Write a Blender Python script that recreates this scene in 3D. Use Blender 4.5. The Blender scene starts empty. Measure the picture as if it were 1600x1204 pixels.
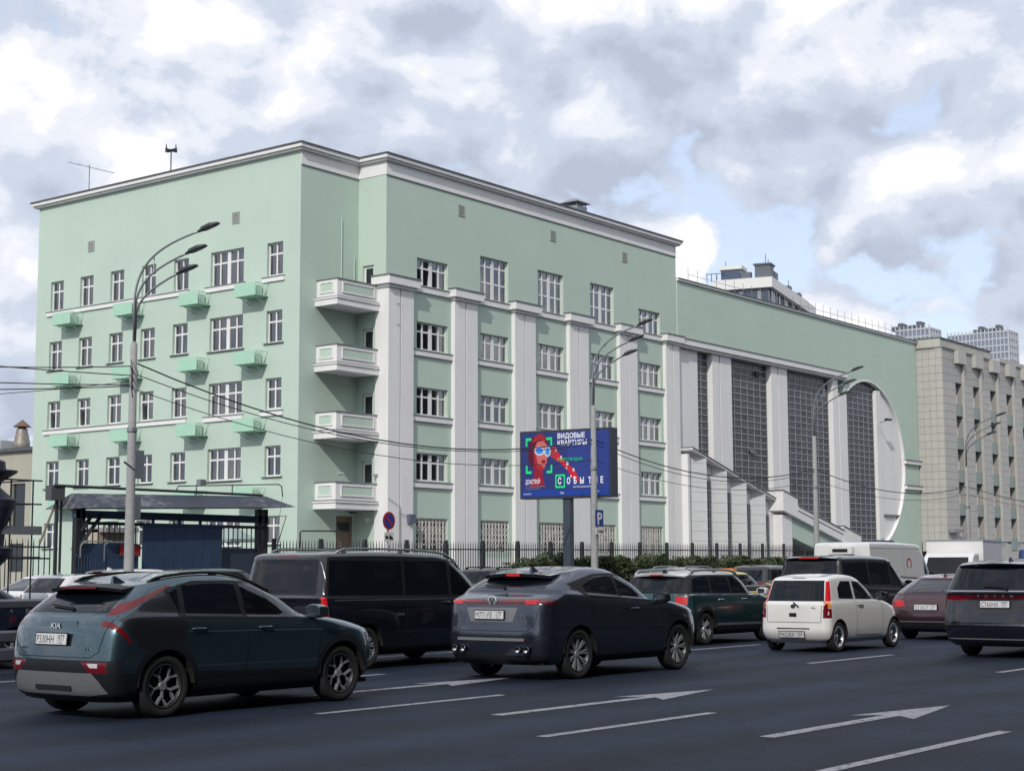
import bpy, bmesh, math, random
from mathutils import Vector, Matrix
from mathutils.bvhtree import BVHTree
random.seed(7)
R = math.radians
sc = bpy.context.scene
C = sc.collection

# ------------------------------------------------------------------ camera
FPX, PITCH, YAW, ROLL, EYE = 2512.0, R(6.567), R(37.506), R(-0.213), 1.55
fw = Vector((math.cos(YAW)*math.cos(PITCH), math.sin(YAW)*math.cos(PITCH), math.sin(PITCH)))
rt = Vector((math.sin(YAW), -math.cos(YAW), 0)); up = rt.cross(fw)
rt, up = rt*math.cos(ROLL)+up*math.sin(ROLL), -rt*math.sin(ROLL)+up*math.cos(ROLL)
cam_data = bpy.data.cameras.new('camera'); cam = bpy.data.objects.new('camera', cam_data); C.objects.link(cam)
cam_data.sensor_fit = 'HORIZONTAL'; cam_data.sensor_width = 36; cam_data.lens = FPX/1600*36
cam_data.clip_start = 0.1; cam_data.clip_end = 6000
M4 = Matrix.Identity(4)
for i in range(3):
    M4[i][0], M4[i][1], M4[i][2] = rt[i], up[i], -fw[i]
M4[2][3] = EYE
cam.matrix_world = M4
sc.camera = cam

# ------------------------------------------------------------------ sun, sky, exposure
SUN_EL, SUN_AZ = R(35), R(22)        # azimuth: turned from -X towards -Y
to_sun = Vector((-math.cos(SUN_EL)*math.cos(SUN_AZ), -math.cos(SUN_EL)*math.sin(SUN_AZ), math.sin(SUN_EL)))
sd = bpy.data.lights.new('sun', 'SUN'); sd.energy = 2.2; sd.angle = R(0.6); sd.color = (1.0, 0.95, 0.87)
so = bpy.data.objects.new('sun', sd); C.objects.link(so)
so.rotation_euler = to_sun.to_track_quat('Z', 'Y').to_euler(); so.location = (0, 0, 60)
sc.view_settings.view_transform = 'Standard'; sc.view_settings.look = 'None'
sc.view_settings.exposure = 0.14; sc.view_settings.gamma = 1.0
sc.view_settings.use_curve_mapping = False
sc.cycles.max_bounces = 7; sc.cycles.diffuse_bounces = 2; sc.cycles.glossy_bounces = 4; sc.cycles.transparent_max_bounces = 12; sc.cycles.caustics_reflective = False; sc.cycles.caustics_refractive = False

class NT:
    """tiny helper round a node tree"""
    def __init__(s, tree): s.t = tree; s.n = tree.nodes; s.l = tree.links
    def new(s, typ, **kw):
        n = s.n.new(typ)
        ins = kw.pop('ins', {})
        for k, v in kw.items(): setattr(n, k, v)
        for k, v in ins.items(): s.put(n.inputs[k], v)
        return n
    def put(s, sock, v):
        if isinstance(v, bpy.types.NodeSocket): s.l.new(v, sock)
        elif isinstance(v, bpy.types.Node): s.l.new(v.outputs[0], sock)
        else: sock.default_value = v
    def math(s, op, a, b=0.0, clamp=False):
        n = s.new('ShaderNodeMath', operation=op, use_clamp=clamp); s.put(n.inputs[0], a); s.put(n.inputs[1], b); return n.outputs[0]
    def vmath(s, op, a, b=(0, 0, 0)):
        n = s.new('ShaderNodeVectorMath', operation=op); s.put(n.inputs[0], a); s.put(n.inputs[1], b); return n.outputs[0]
    def ramp(s, fac, stops, interp='EASE'):
        n = s.new('ShaderNodeValToRGB'); e = n.color_ramp.elements; n.color_ramp.interpolation = interp
        while len(e) < len(stops): e.new(0.5)
        for i, (p, c) in enumerate(stops):
            e[i].position = p; e[i].color = (*c, 1) if len(c) == 3 else c
        s.put(n.inputs[0], fac); return n.outputs[0]
    def mix(s, fac, a, b, mode='MIX'):
        n = s.new('ShaderNodeMix', data_type='RGBA', blend_type=mode)
        s.put(n.inputs[0], fac); s.put(n.inputs[6], a); s.put(n.inputs[7], b); return n.outputs[2]

def make_world():
    w = bpy.data.worlds.new('World'); sc.world = w; w.use_nodes = True
    T = NT(w.node_tree); T.n.clear()
    out = T.new('ShaderNodeOutputWorld')
    sky = T.new('ShaderNodeTexSky', sky_type='NISHITA', sun_disc=False, sun_elevation=SUN_EL)
    sky.sun_rotation = math.atan2(to_sun.x, to_sun.y); sky.altitude = 150; sky.air_density = 1.0; sky.dust_density = 1.2; sky.ozone_density = 1.5
    bg1 = T.new('ShaderNodeBackground', ins={'Strength': 0.15}); T.put(bg1.inputs['Color'], T.mix(0.55, sky.outputs[0], (4.9, 5.15, 6.0, 1)))
    d = T.new('ShaderNodeTexCoord').outputs['Generated']
    # cumulus: billows in direction space, flattened towards the horizon
    p = T.vmath('ADD', T.vmath('MULTIPLY', d, (1, 1, 1.45)), CLOUD_OFF)
    warp = T.new('ShaderNodeTexNoise', ins={'Scale': 7.0, 'Detail': 2.0}); T.put(warp.inputs['Vector'], p)
    sw = T.new('ShaderNodeVectorMath', operation='SCALE'); T.put(sw.inputs[0], T.vmath('SUBTRACT', warp.outputs['Color'], (0.5, 0.5, 0.5))); sw.inputs[3].default_value = 0.05
    p = T.vmath('ADD', p, sw.outputs[0])
    def dens(pp):
        a = T.new('ShaderNodeTexNoise', ins={'Scale': 3.9, 'Detail': 9.0, 'Roughness': 0.58, 'Lacunarity': 2.2}); T.put(a.inputs['Vector'], pp)
        v = T.new('ShaderNodeTexVoronoi', feature='F1', ins={'Scale': 11.0}); T.put(v.inputs['Vector'], pp)
        v2 = T.new('ShaderNodeTexVoronoi', feature='F1', ins={'Scale': 29.0}); T.put(v2.inputs['Vector'], pp)
        puff = T.math('SUBTRACT', 0.5, v.outputs['Distance']); puff2 = T.math('SUBTRACT', 0.5, v2.outputs['Distance'])
        return T.math('ADD', a.outputs['Fac'], T.math('ADD', T.math('MULTIPLY', puff, 0.25), T.math('MULTIPLY', puff2, 0.10)))
    d0 = dens(p)
    su = Vector((to_sun.x*0.5, to_sun.y*0.5, 0.9)).normalized()*0.05
    d1 = dens(T.vmath('ADD', p, tuple(su)))
    mask = T.ramp(d0, [(0.375, (0, 0, 0)), (0.43, (1, 1, 1))])
    lit = T.math('ADD', T.math('MULTIPLY', T.math('SUBTRACT', d0, d1), 2.7), 0.535, clamp=True)
    thick = T.ramp(d0, [(0.42, (0, 0, 0)), (0.75, (1, 1, 1))])
    lit2 = T.math('SUBTRACT', lit, T.math('MULTIPLY', thick, 0.16), clamp=True)
    col = T.ramp(lit2, [(0.10, (0.45, 0.50, 0.61)), (0.40, (0.57, 0.63, 0.745)), (0.60, (0.76, 0.79, 0.865)), (0.82, (0.97, 0.965, 0.96))])
    bg2 = T.new('ShaderNodeBackground', ins={'Strength': 1.02}); T.put(bg2.inputs['Color'], col)
    ms = T.new('ShaderNodeMixShader'); T.put(ms.inputs[0], mask); T.l.new(bg1.outputs[0], ms.inputs[1]); T.l.new(bg2.outputs[0], ms.inputs[2])
    T.l.new(ms.outputs[0], out.inputs[0])
CLOUD_OFF = (2.9, 9.4, 1.2)
make_world()


# ------------------------------------------------------------------ materials
MATS = {}
def mat(name, col, rough=0.6, metal=0.0, var=0.0, vscale=3.0, bump=0.0, bscale=40.0, spec=0.5, coat=0.0, emit=0.0, streak=0.0):
    if name in MATS: return MATS[name]
    m = bpy.data.materials.new(name); m.use_nodes = True; T = NT(m.node_tree); b = T.n['Principled BSDF']
    b.inputs['Base Color'].default_value = (*col, 1); b.inputs['Roughness'].default_value = rough; b.inputs['Metallic'].default_value = metal
    b.inputs['Specular IOR Level'].default_value = spec
    if coat: b.inputs['Coat Weight'].default_value = coat; b.inputs['Coat Roughness'].default_value = 0.03
    if emit: b.inputs['Emission Color'].default_value = (*col, 1); b.inputs['Emission Strength'].default_value = emit
    g = T.new('ShaderNodeNewGeometry').outputs['Position']
    if var:
        n = T.new('ShaderNodeTexNoise', ins={'Scale': vscale, 'Detail': 6.0, 'Roughness': 0.6}); T.put(n.inputs['Vector'], g)
        c = T.ramp(n.outputs['Fac'], [(0.3, tuple(max(0, x*(1-var)) for x in col)), (0.7, tuple(min(1, x*(1+var)) for x in col))], 'LINEAR')
        if streak:
            v2 = T.vmath('MULTIPLY', g, (6.0, 6.0, 0.25))
            n2 = T.new('ShaderNodeTexNoise', ins={'Scale': 0.35, 'Detail': 5.0, 'Roughness': 0.65}); T.put(n2.inputs['Vector'], v2)
            f = T.ramp(n2.outputs['Fac'], [(0.42, (1, 1, 1)), (0.75, (1-streak,)*3)], 'LINEAR')
            c = T.mix(1.0, c, f, 'MULTIPLY')
        T.put(b.inputs['Base Color'], c)
    if bump:
        n = T.new('ShaderNodeTexNoise', ins={'Scale': bscale, 'Detail': 4.0}); T.put(n.inputs['Vector'], g)
        bp = T.new('ShaderNodeBump', ins={'Strength': bump, 'Distance': 0.02}); T.put(bp.inputs['Height'], n.outputs['Fac']); T.l.new(bp.outputs[0], b.inputs['Normal'])
    MATS[name] = m; return m
def glass_mat(name, tint, rough=0.02, base=0.05, gain=1.0):
    if name in MATS: return MATS[name]
    m = bpy.data.materials.new(name); m.use_nodes = True; T = NT(m.node_tree); T.n.clear()
    out = T.new('ShaderNodeOutputMaterial'); tr = T.new('ShaderNodeBsdfTransparent', ins={'Color': (*tint, 1)})
    gl = T.new('ShaderNodeBsdfGlossy', ins={'Color': (0.9, 0.95, 1, 1), 'Roughness': rough}); fr = T.new('ShaderNodeFresnel', ins={'IOR': 1.5})
    f = T.math('ADD', T.math('MULTIPLY', fr.outputs[0], gain), base, clamp=True)
    ms = T.new('ShaderNodeMixShader'); T.put(ms.inputs[0], f); T.l.new(tr.outputs[0], ms.inputs[1]); T.l.new(gl.outputs[0], ms.inputs[2])
    T.l.new(ms.outputs[0], out.inputs[0]); MATS[name] = m; return m
def random_mat(name, c0, c1, rough, metal=0.0, spec=0.5, bump=0.0):
    """colour differs from object to object between c0 and c1"""
    if name in MATS: return MATS[name]
    m = bpy.data.materials.new(name); m.use_nodes = True; T = NT(m.node_tree); b = T.n['Principled BSDF']
    oi = T.new('ShaderNodeObjectInfo'); T.put(b.inputs['Base Color'], T.ramp(oi.outputs['Random'], [(0.0, c0), (1.0, c1)], 'LINEAR'))
    b.inputs['Roughness'].default_value = rough; b.inputs['Metallic'].default_value = metal; b.inputs['Specular IOR Level'].default_value = spec
    if bump:
        n = T.new('ShaderNodeTexNoise', ins={'Scale': 2.5, 'Detail': 2.0}); T.put(n.inputs['Vector'], T.new('ShaderNodeNewGeometry').outputs['Position'])
        bp = T.new('ShaderNodeBump', ins={'Strength': bump, 'Distance': 0.02}); T.put(bp.inputs['Height'], n.outputs['Fac']); T.l.new(bp.outputs[0], b.inputs['Normal'])
    MATS[name] = m; return m

# ------------------------------------------------------------------ mesh helpers
class MB:
    def __init__(s): s.v = []; s.f = []
    def quad(s, a, b, c, d):
        i = len(s.v); s.v += [a, b, c, d]; s.f.append((i, i+1, i+2, i+3)); return s
    def poly(s, pts):
        i = len(s.v); s.v += list(pts); s.f.append(tuple(range(i, i+len(pts)))); return s
    def box(s, x0, x1, y0, y1, z0, z1):
        i = len(s.v)
        s.v += [(x0, y0, z0), (x1, y0, z0), (x1, y1, z0), (x0, y1, z0), (x0, y0, z1), (x1, y0, z1), (x1, y1, z1), (x0, y1, z1)]
        s.f += [tuple(i+k for k in q) for q in ((0, 3, 2, 1), (4, 5, 6, 7), (0, 1, 5, 4), (1, 2, 6, 5), (2, 3, 7, 6), (3, 0, 4, 7))]; return s
    def hexa(s, p):      # 8 points: bottom 4, top 4
        i = len(s.v); s.v += list(p)
        s.f += [tuple(i+k for k in q) for q in ((0, 3, 2, 1), (4, 5, 6, 7), (0, 1, 5, 4), (1, 2, 6, 5), (2, 3, 7, 6), (3, 0, 4, 7))]; return s
    def prism(s, pts, fn):   # pts: 2D outline, fn(u,v,k) -> 3D for k=0,1
        n = len(pts); i = len(s.v)
        s.v += [fn(a, b, 0) for a, b in pts]+[fn(a, b, 1) for a, b in pts]
        s.f += [tuple(range(i, i+n)), tuple(range(i+2*n-1, i+n-1, -1))]
        s.f += [(i+k, i+(k+1) % n, i+n+(k+1) % n, i+n+k) for k in range(n)]; return s
    def tube(s, pts, r, n=8, r1=None, caps=True):
        pts = [Vector(p) for p in pts]; rings = []; m = len(pts)
        ref = None
        for k, p in enumerate(pts):
            t = (pts[min(k+1, m-1)]-pts[max(k-1, 0)]).normalized()
            if ref is None: ref = Vector((0, 0, 1)) if abs(t.z) < 0.9 else Vector((1, 0, 0))
            a = t.cross(ref).normalized(); b = t.cross(a).normalized(); ref = a.cross(t)
            rr = r if r1 is None else r+(r1-r)*k/(m-1)
            rings.append([tuple(p+(a*math.cos(q*2*math.pi/n)+b*math.sin(q*2*math.pi/n))*rr) for q in range(n)])
        i = len(s.v)
        for g in rings: s.v += g
        for k in range(m-1):
            for q in range(n):
                s.f.append((i+k*n+q, i+k*n+(q+1) % n, i+(k+1)*n+(q+1) % n, i+(k+1)*n+q))
        if caps: s.f += [tuple(i+q for q in range(n)), tuple(i+(m-1)*n+q for q in range(n-1, -1, -1))]
        return s
    def lathe(s, prof, n=24, fn=None, close=True):   # prof: (r, h); fn maps (x,y,h)
        fn = fn or (lambda x, y, h: (x, y, h)); i = len(s.v); m = len(prof)
        for r_, h in prof:
            for q in range(n): s.v.append(fn(r_*math.cos(q*2*math.pi/n), r_*math.sin(q*2*math.pi/n), h))
        for k in range(m-1):
            for q in range(n): s.f.append((i+k*n+q, i+k*n+(q+1) % n, i+(k+1)*n+(q+1) % n, i+(k+1)*n+q))
        if close: s.f += [tuple(i+q for q in range(n)), tuple(i+(m-1)*n+q for q in range(n))]
        return s
    def mesh(s, name, smooth=False):
        me = bpy.data.meshes.new(name); me.from_pydata([tuple(v) for v in s.v], [], s.f); me.update()
        if smooth:
            for p in me.polygons: p.use_smooth = True
        return me
    def build(s, name, m, parent=None, smooth=False, fix=True):
        me = s.mesh(name, smooth)
        if fix:
            bm = bmesh.new(); bm.from_mesh(me); bmesh.ops.recalc_face_normals(bm, faces=bm.faces); bm.to_mesh(me); bm.free()
        return link(name, me, m, parent)
def link(name, me, m, parent=None, loc=None, rot=None):
    o = bpy.data.objects.new(name, me); C.objects.link(o)
    if m is not None and len(me.materials) == 0: me.materials.append(m)
    if parent is not None:
        o.parent = parent
        if parent.type == 'EMPTY' and parent.get('_world'): o.matrix_parent_inverse = Matrix.Translation(-parent.location)
    if loc is not None: o.location = loc
    if rot is not None: o.rotation_euler = rot
    return o
def tag(o, label, cat, group=None):
    o['label'] = label; o['category'] = cat
    if group: o['group'] = group
    return o
def thing(name, label, cat, loc=(0, 0, 0), rz=0.0, group=None, world=False):
    """Empty at a thing's base. world=True: its parts are written in world coordinates"""
    o = bpy.data.objects.new(name, None); C.objects.link(o); o.location = loc; o.rotation_euler = (0, 0, rz); o.empty_display_size = 0.3
    if world: o['_world'] = 1
    return tag(o, label, cat, group)
def structure(o): o['kind'] = 'structure'; return o
def stuff(o): o['kind'] = 'stuff'; return o
def dup(o, parent=None, loc=None, rz=None):
    kids = list(o.children); c = o.copy(); C.objects.link(c)
    if parent is not None: c.parent = parent
    if loc is not None: c.location = loc
    if rz is not None: c.rotation_euler = (0, 0, rz)
    for k in kids: dup(k, c)
    return c
def text_mesh(txt, size, extr=0.0, align='LEFT', bold=0.0, sx=1.0):
    cu = bpy.data.curves.new('lettering', 'FONT'); cu.body = txt; cu.size = size; cu.align_x = align; cu.extrude = extr; cu.offset = bold; cu.resolution_u = 2
    o = bpy.data.objects.new('lettering_tmp', cu); C.objects.link(o)
    me = bpy.data.meshes.new_from_object(o); bpy.data.objects.remove(o); bpy.data.curves.remove(cu)
    if sx != 1.0:
        for v in me.vertices: v.co.x *= sx
    return me

GREEN = mat('green_stucco', (0.515, 0.635, 0.555), 0.9, var=0.035, vscale=0.3, bump=0.12, bscale=25, spec=0.2, streak=0.018)
WHITE = mat('white_stucco', (0.82, 0.82, 0.82), 0.85, var=0.03, vscale=0.6, bump=0.08, bscale=30, spec=0.2, streak=0.05)
PANELW = mat('white_panels', (0.66, 0.67, 0.68), 0.55, var=0.03, vscale=1.2, streak=0.04)
ROOFM = mat('roof_sheet', (0.11, 0.115, 0.125), 0.5, metal=0.3, var=0.15)
LEDGE = mat('ledge_sheet', (0.22, 0.24, 0.24), 0.45, metal=0.3, var=0.1)
UPVC = mat('window_plastic', (0.80, 0.80, 0.80), 0.4)
GLASS = glass_mat('window_glass', (0.80, 0.83, 0.85), 0.02, 0.15)
CURT = random_mat('curtain_cloth', (0.28, 0.28, 0.29), (0.80, 0.79, 0.78), 0.9, spec=0.1)
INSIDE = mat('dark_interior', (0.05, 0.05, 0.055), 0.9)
STEEL = mat('grey_steel', (0.30, 0.32, 0.34), 0.45, metal=0.6, var=0.12, vscale=8)
CONC = mat('pole_concrete', (0.34, 0.345, 0.35), 0.8, var=0.12, vscale=6, bump=0.1, streak=0.2)
DARKM = mat('dark_metal', (0.035, 0.04, 0.048), 0.45, metal=0.3)
NAVY = mat('navy_sheet', (0.045, 0.078, 0.145), 0.4, metal=0.2, var=0.12, vscale=1.5)
BLACK = mat('black_rubber', (0.012, 0.012, 0.013), 0.7)
CABLE = mat('cable_black', (0.03, 0.032, 0.04), 0.6)

# ================================================================== buildings
def PY(Y): return lambda u, z, d: (u, Y+d, z)          # wall facing -Y
def PX(X): return lambda u, z, d: (X+d, u, z)          # wall facing -X
def wall(P, u0, u1, z0, z1, holes, depth):
    """a wall sheet with rectangular openings and their reveals"""
    us = sorted({u0, u1, *[h[0] for h in holes], *[h[1] for h in holes]}); zs = sorted({z0, z1, *[h[2] for h in holes], *[h[3] for h in holes]})
    m = MB()
    for a, b in zip(us, us[1:]):
        for c, d in zip(zs, zs[1:]):
            mu, mz = (a+b)/2, (c+d)/2
            if any(h[0] < mu < h[1] and h[2] < mz < h[3] for h in holes): continue
            m.quad(P(a, c, 0), P(b, c, 0), P(b, d, 0), P(a, d, 0))
    for a, b, c, d in holes:
        m.quad(P(a, c, 0), P(a, d, 0), P(a, d, depth), P(a, c, depth)); m.quad(P(b, c, 0), P(b, d, 0), P(b, d, depth), P(b, c, depth))
        m.quad(P(a, d, 0), P(b, d, 0), P(b, d, depth), P(a, d, depth)); m.quad(P(a, c, 0), P(b, c, 0), P(b, c, depth), P(a, c, depth))
    return m
def pbox(m, P, u0, u1, z0, z1, d0, d1):
    a, b = P(u0, z0, d0), P(u1, z1, d1)
    return m.box(min(a[0], b[0]), max(a[0], b[0]), min(a[1], b[1]), max(a[1], b[1]), z0, z1)
_pane = {}
def pane(P, u0, u1, z0, z1, d, parent, m=None, tilt=0.0):
    m = m or GLASS
    w, h = round(u1-u0, 3), round(z1-z0, 3); key = (w, h, P(1, 0, 0)[0] == P(0, 0, 0)[0], m.name)
    if key not in _pane:
        Q = PX(0) if key[2] else PY(0)
        _pane[key] = pbox(MB(), Q, -w/2, w/2, -h/2, h/2, -0.006, 0.006).mesh('pane')
    o = link('pane', _pane[key], m, parent, P((u0+u1)/2, (z0+z1)/2, d))
    if tilt: o.rotation_euler = (tilt, 0, 0) if not key[2] else (0, -tilt, 0)
    return o
_curt = {}
def curtain(P, u0, u1, z0, z1, d, parent):
    w, h = round(u1-u0, 2), round(z1-z0, 2); key = (w, h, P(1, 0, 0)[0] == P(0, 0, 0)[0])
    if key not in _curt:
        m = MB(); Q = PX(0) if key[2] else PY(0); n = 14
        for k in range(n):
            a, b = -w/2+w*k/n, -w/2+w*(k+1)/n; da, db = (0.035 if k % 2 else -0.035), (-0.035 if k % 2 else 0.035)
            m.quad(Q(a, -h/2, da), Q(b, -h/2, db), Q(b, h/2, db), Q(a, h/2, da))
        _curt[key] = m.mesh('curtain')
    return link('curtain', _curt[key], CURT, parent, P((u0+u1)/2, (z0+z1)/2, d))
rw = random.Random(21)
def window(P, u0, u1, z0, z1, parent, cols, wide=None, tr=0.34, depth=0.16, curtains=True, extra=None, ajar=None, glass=None):
    """frame with mullions; cols = number of lights; wide = index of the broad middle mullion"""
    fr = MB(); F = 0.075
    pbox(fr, P, u0, u1, z1-F, z1, depth, depth+0.08); pbox(fr, P, u0, u1, z0, z0+F, depth, depth+0.08)
    pbox(fr, P, u0, u0+F, z0+F, z1-F, depth, depth+0.08); pbox(fr, P, u1-F, u1, z0+F, z1-F, depth, depth+0.08)
    wm, sm = 0.24, 0.085; tot = (u1-u0-2*F) - (wm if wide is not None else 0) - sm*(cols-1-(1 if wide is not None else 0)); pw = tot/cols
    edges = []; u = u0+F
    for c in range(cols):
        edges.append((u, u+pw)); u += pw
        if c < cols-1:
            t = wm if wide == c else sm
            pbox(fr, P, u, u+t, z0+F, z1-F, depth-0.012, depth+0.085); u += t
    zts = [z1-(z1-z0)*tr] if extra is None else extra
    lv = [z0+F]+[q for zt in zts for q in (zt-0.045, zt+0.045)]+[z1-F]
    for zt in zts:
        for a, b in edges: pbox(fr, P, a, b, zt-0.045, zt+0.045, depth+0.003, depth+0.077)
    w = fr.build('window', UPVC, parent)
    for c, (a, b) in enumerate(edges):
        for r_ in range(0, len(lv), 2):
            pane(P, a, b, lv[r_], lv[r_+1], depth+0.045, w, m=glass, tilt=(0.09 if ajar == (c, r_//2) else 0.0))
    if curtains:
        k = rw.random(); d = depth+0.30
        if k < 0.85:
            for a, b in edges:
                if rw.random() < 0.85: curtain(P, a-0.03, b+0.03, z0, z1, d, w)
        elif k < 0.8: curtain(P, u0, u0+(u1-u0)*0.45, z0, z1, d, w)
        if rw.random() < 0.35: pbox(MB(), P, u0+0.05, u1-0.05, z1-(z1-z0)*rw.uniform(.25, .6), z1, depth+0.2, depth+0.215).build('blind', CURT, w)
    return w
def ledge(P, u0, u1, z, parent, white=0.0, proj=0.12, name='sill', m=None):
    o = pbox(MB(), P, u0, u1, z, z+0.035, -proj, 0.16).build(name, m or LEDGE, parent)
    if white: pbox(MB(), P, u0+0.02, u1-0.02, z-white, z-0.002, -proj+0.04, 0.0).build('sill_band', WHITE, parent)
    return o

def office():
    B = thing('office_building', 'five-storey pale green office block with white pilasters and corner balconies', 'building', (71, 65, 0), world=True)
    XL, YF, YR, XC, XE, YB, ZT = 55.7, 54.0, 55.92, 59.9, 87.8, 77.1, 22.4
    Fp, Lp, Rp, Cp = PY(YF), PX(XL), PY(YR), PX(XC)
    # ---- front wall
    wc = [63.54+5.26*k for k in range(5)]; ws = 1.255
    fl = [(6.15, 7.6), (9.55, 11.0), (12.95, 14.4)]
    fh = [];
    for k, c in enumerate(wc):
        fh.append((c-ws, c+ws, 2.5, 4.25, k, 0))
        for a, b in fl: fh.append((c-ws, c+ws, a, b, k, 1))
        fh.append((c-ws, c+ws, 16.3, 17.75 if k in (0, 4) else 18.65, k, 2))
    wall(Fp, XC, XE, 0, 21.7, [h[:4] for h in fh], 0.3).build('front_wall', GREEN, B, fix=False)
    for a, b, c, d, k, t in fh:
        if t == 0:
            g = MB(); n = 9
            pbox(g, Fp, a, b, d-0.06, d, 0.06, 0.1); pbox(g, Fp, a, b, c, c+0.06, 0.06, 0.1)
            for q in range(n+1):
                u = a+0.02+(b-a-0.04)*q/n; pbox(g, Fp, u-0.02, u+0.02, c+0.06, d-0.06, 0.07, 0.09)
            for q in range(n):
                u = a+0.02+(b-a-0.04)*(q+0.5)/n; hw = (b-a)/n/2*0.8
                for z in [c+0.12+0.29*i for i in range(int((d-c-0.3)/0.29)+1)]:
                    ring = [(u+hw*math.cos(s*math.pi/4), 0, z+0.145+0.15*math.sin(s*math.pi/4)) for s in range(9)]
                    g.tube([Fp(p[0], p[2], 0.08) for p in ring], 0.016, 4, caps=False)
            w = window(Fp, a, b, c, d, B, 4, wide=1, depth=0.2, curtains=False)
            g.build('lattice_grille', mat('grille_white', (0.66, 0.64, 0.60), 0.5, var=0.2, vscale=5), w)
        elif t == 2 and k in (1, 2, 3):
            window(Fp, a, b, c, d, B, 4, wide=1, extra=[c+0.95, d-0.5], glass=(GLASS_BLUE if k == 1 else None))
        else: window(Fp, a, b, c, d, B, 4, wide=1, ajar=((1, 0) if (k, round(c, 1)) in ((4, 12.9), (0, 16.3)) else None))
    # ---- pilasters with stepped caps
    ps = [59.83+5.25*k for k in range(6)]
    for k, s in enumerate(ps):
        m = MB(); wA, wB = (0.88, 0.96) if k < 5 else (0.78, 0.74)
        m.box(s, s+wA, 53.75, 54.65 if k == 0 else YF, 0, 15.85); m.box(s+wA+0.09, s+wA+0.09+wB, 53.75, YF, 0, 15.85)
        m.box(s+wA, s+wA+0.09, 53.86, YF, 0, 15.85); e = s+wA+0.09+wB
        p = m.build('pilaster', WHITE, B)
        yb = 54.72 if k == 0 else YF
        MB().box(s-0.10, e+0.10, 53.62, yb, 15.85, 15.99).build('cap_fillet', WHITE, p)
        MB().box(s-0.26, e+0.22, 53.46, yb, 15.99, 16.40).build('cap', WHITE, p)
        MB().box(s-0.31, e+0.27, 53.41, yb, 16.40, 16.46).build('cap_sheet', LEDGE, p)
        if k < 5:
            x0, x1 = e, ps[k+1]
            for zt in (12.88, 9.48, 6.08): ledge(Fp, x0, x1, zt, B, white=0.27, proj=0.16)
            ledge(Fp, x0, x1, 16.24, B, white=0.30, proj=0.16, name='string_course')
            if k < 5: pbox(MB(), Fp, x0, x1, 1.75, 2.2, -0.08, 0).build('plinth_band', WHITE, B)
    # ---- recess, return and corner balconies
    wall(Rp, XL, XC, 0, 21.7, [(58.41, 59.66, 1.95, 4.3)], 0.2).build('recess_wall', GREEN, B, fix=False)
    bt = [15.98, 12.70, 9.37, 5.92]
    ch = [(54.85, 55.6, z-0.85, z+1.12) for z in bt]
    wall(Cp, YF, YR, 0, 21.7, ch, 0.25).build('return_wall', GREEN, B, fix=False)
    for h in ch:
        d = MB(); pbox(d, Cp, h[0], h[1], h[2], h[3], 0.12, 0.18); o = d.build('balcony_door', UPVC, B)
        pane(Cp, h[0]+0.14, h[1]-0.14, h[2]+0.8, h[3]-0.14, 0.115, o, m=DGLASS)
    d = pbox(MB(), Rp, 58.41, 59.66, 1.95, 4.3, 0.1, 0.18).build('entrance_door', mat('door_brown', (0.20, 0.135, 0.095), 0.6, var=0.2), B)
    pbox(MB(), Rp, 58.6, 59.47, 3.55, 3.98, 0.08, 0.1).build('transom_light', DGLASS, d)
    MB().box(57.9, 59.8, 54.6, 55.9, 0, 1.93).build('door_step', mat('step_concrete', (0.3, 0.3, 0.3), 0.9, var=0.1), B)
    for z in bt:
        x0, x1, y0, y1 = 56.89, 59.83, 54.51, 55.92
        o = MB().box(x0, x1, y0, y1, z-0.85, z-0.02)
        o = MB(); t = 0.12
        o.box(x0, x0+t, y0, y1, z-0.90, z-0.05); o.box(x0+t, x1, y0, y0+t, z-0.90, z-0.05)
        b = o.build('balcony', WHITE, B)
        MB().box(x0-0.13, x1, y0-0.13, y1, z-1.34, z-1.04).build('slab', WHITE, b)
        MB().box(x0-0.19, x1, y0-0.19, y1, z-1.04, z-0.97).build('slab_ledge', WHITE, b)
        MB().box(x0-0.15, x1, y0-0.15, y1, z-0.968, z-0.92).build('drip_sheet', LEDGE, b)
        MB().box(x0-0.05, x1, y0-0.05, y0+t+0.05, z-0.05, z).box(x0-0.05, x0+t+0.05, y0+t+0.05, y1, z-0.05, z).build('coping', LEDGE, b)
        fr = MB()
        for (P, a, c) in ((PY(y0), x0+0.42, x1-0.3), (PX(x0), y0+0.3, y1-0.28)):
            pbox(MB(), P, a, c, z-0.66, z-0.22, -0.012, 0).build('inset_panel', GREEN, b)
            for q in ((a-0.07, c+0.07, z-0.22, z-0.16), (a-0.07, c+0.07, z-0.72, z-0.66), (a-0.07, a, z-0.66, z-0.22), (c, c+0.07, z-0.66, z-0.22)): pbox(fr, P, *q, -0.045, 0)
        fr.build('panel_moulding', WHITE, b)
    # ---- left wall
    cs = [75.25, 72.60, 69.97, 67.33, 64.72]; rows = [(2.9, 4.27), (6.22, 7.73), (9.55, 11.1), (12.88, 14.5), (16.27, 17.95)]
    lh = []
    for ri, (a, b) in enumerate(rows):
        for c in cs: lh.append((c-0.58, c+0.58, a, b, 2, ri))
        lh.append((59.95, 62.43, a-0.08, b+0.04, 4, ri)); lh.append((57.12, 58.25, a, b, 2, ri))
    wall(Lp, YR, YB, 0, 22.4, [h[:4] for h in lh], 0.3).build('left_wall', GREEN, B, fix=False)
    aj = {(2, 75.25): (1, 0), (2, 72.6): (1, 0), (4, 64.72): (1, 0), (2, 67.33): (1, 0)}
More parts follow.
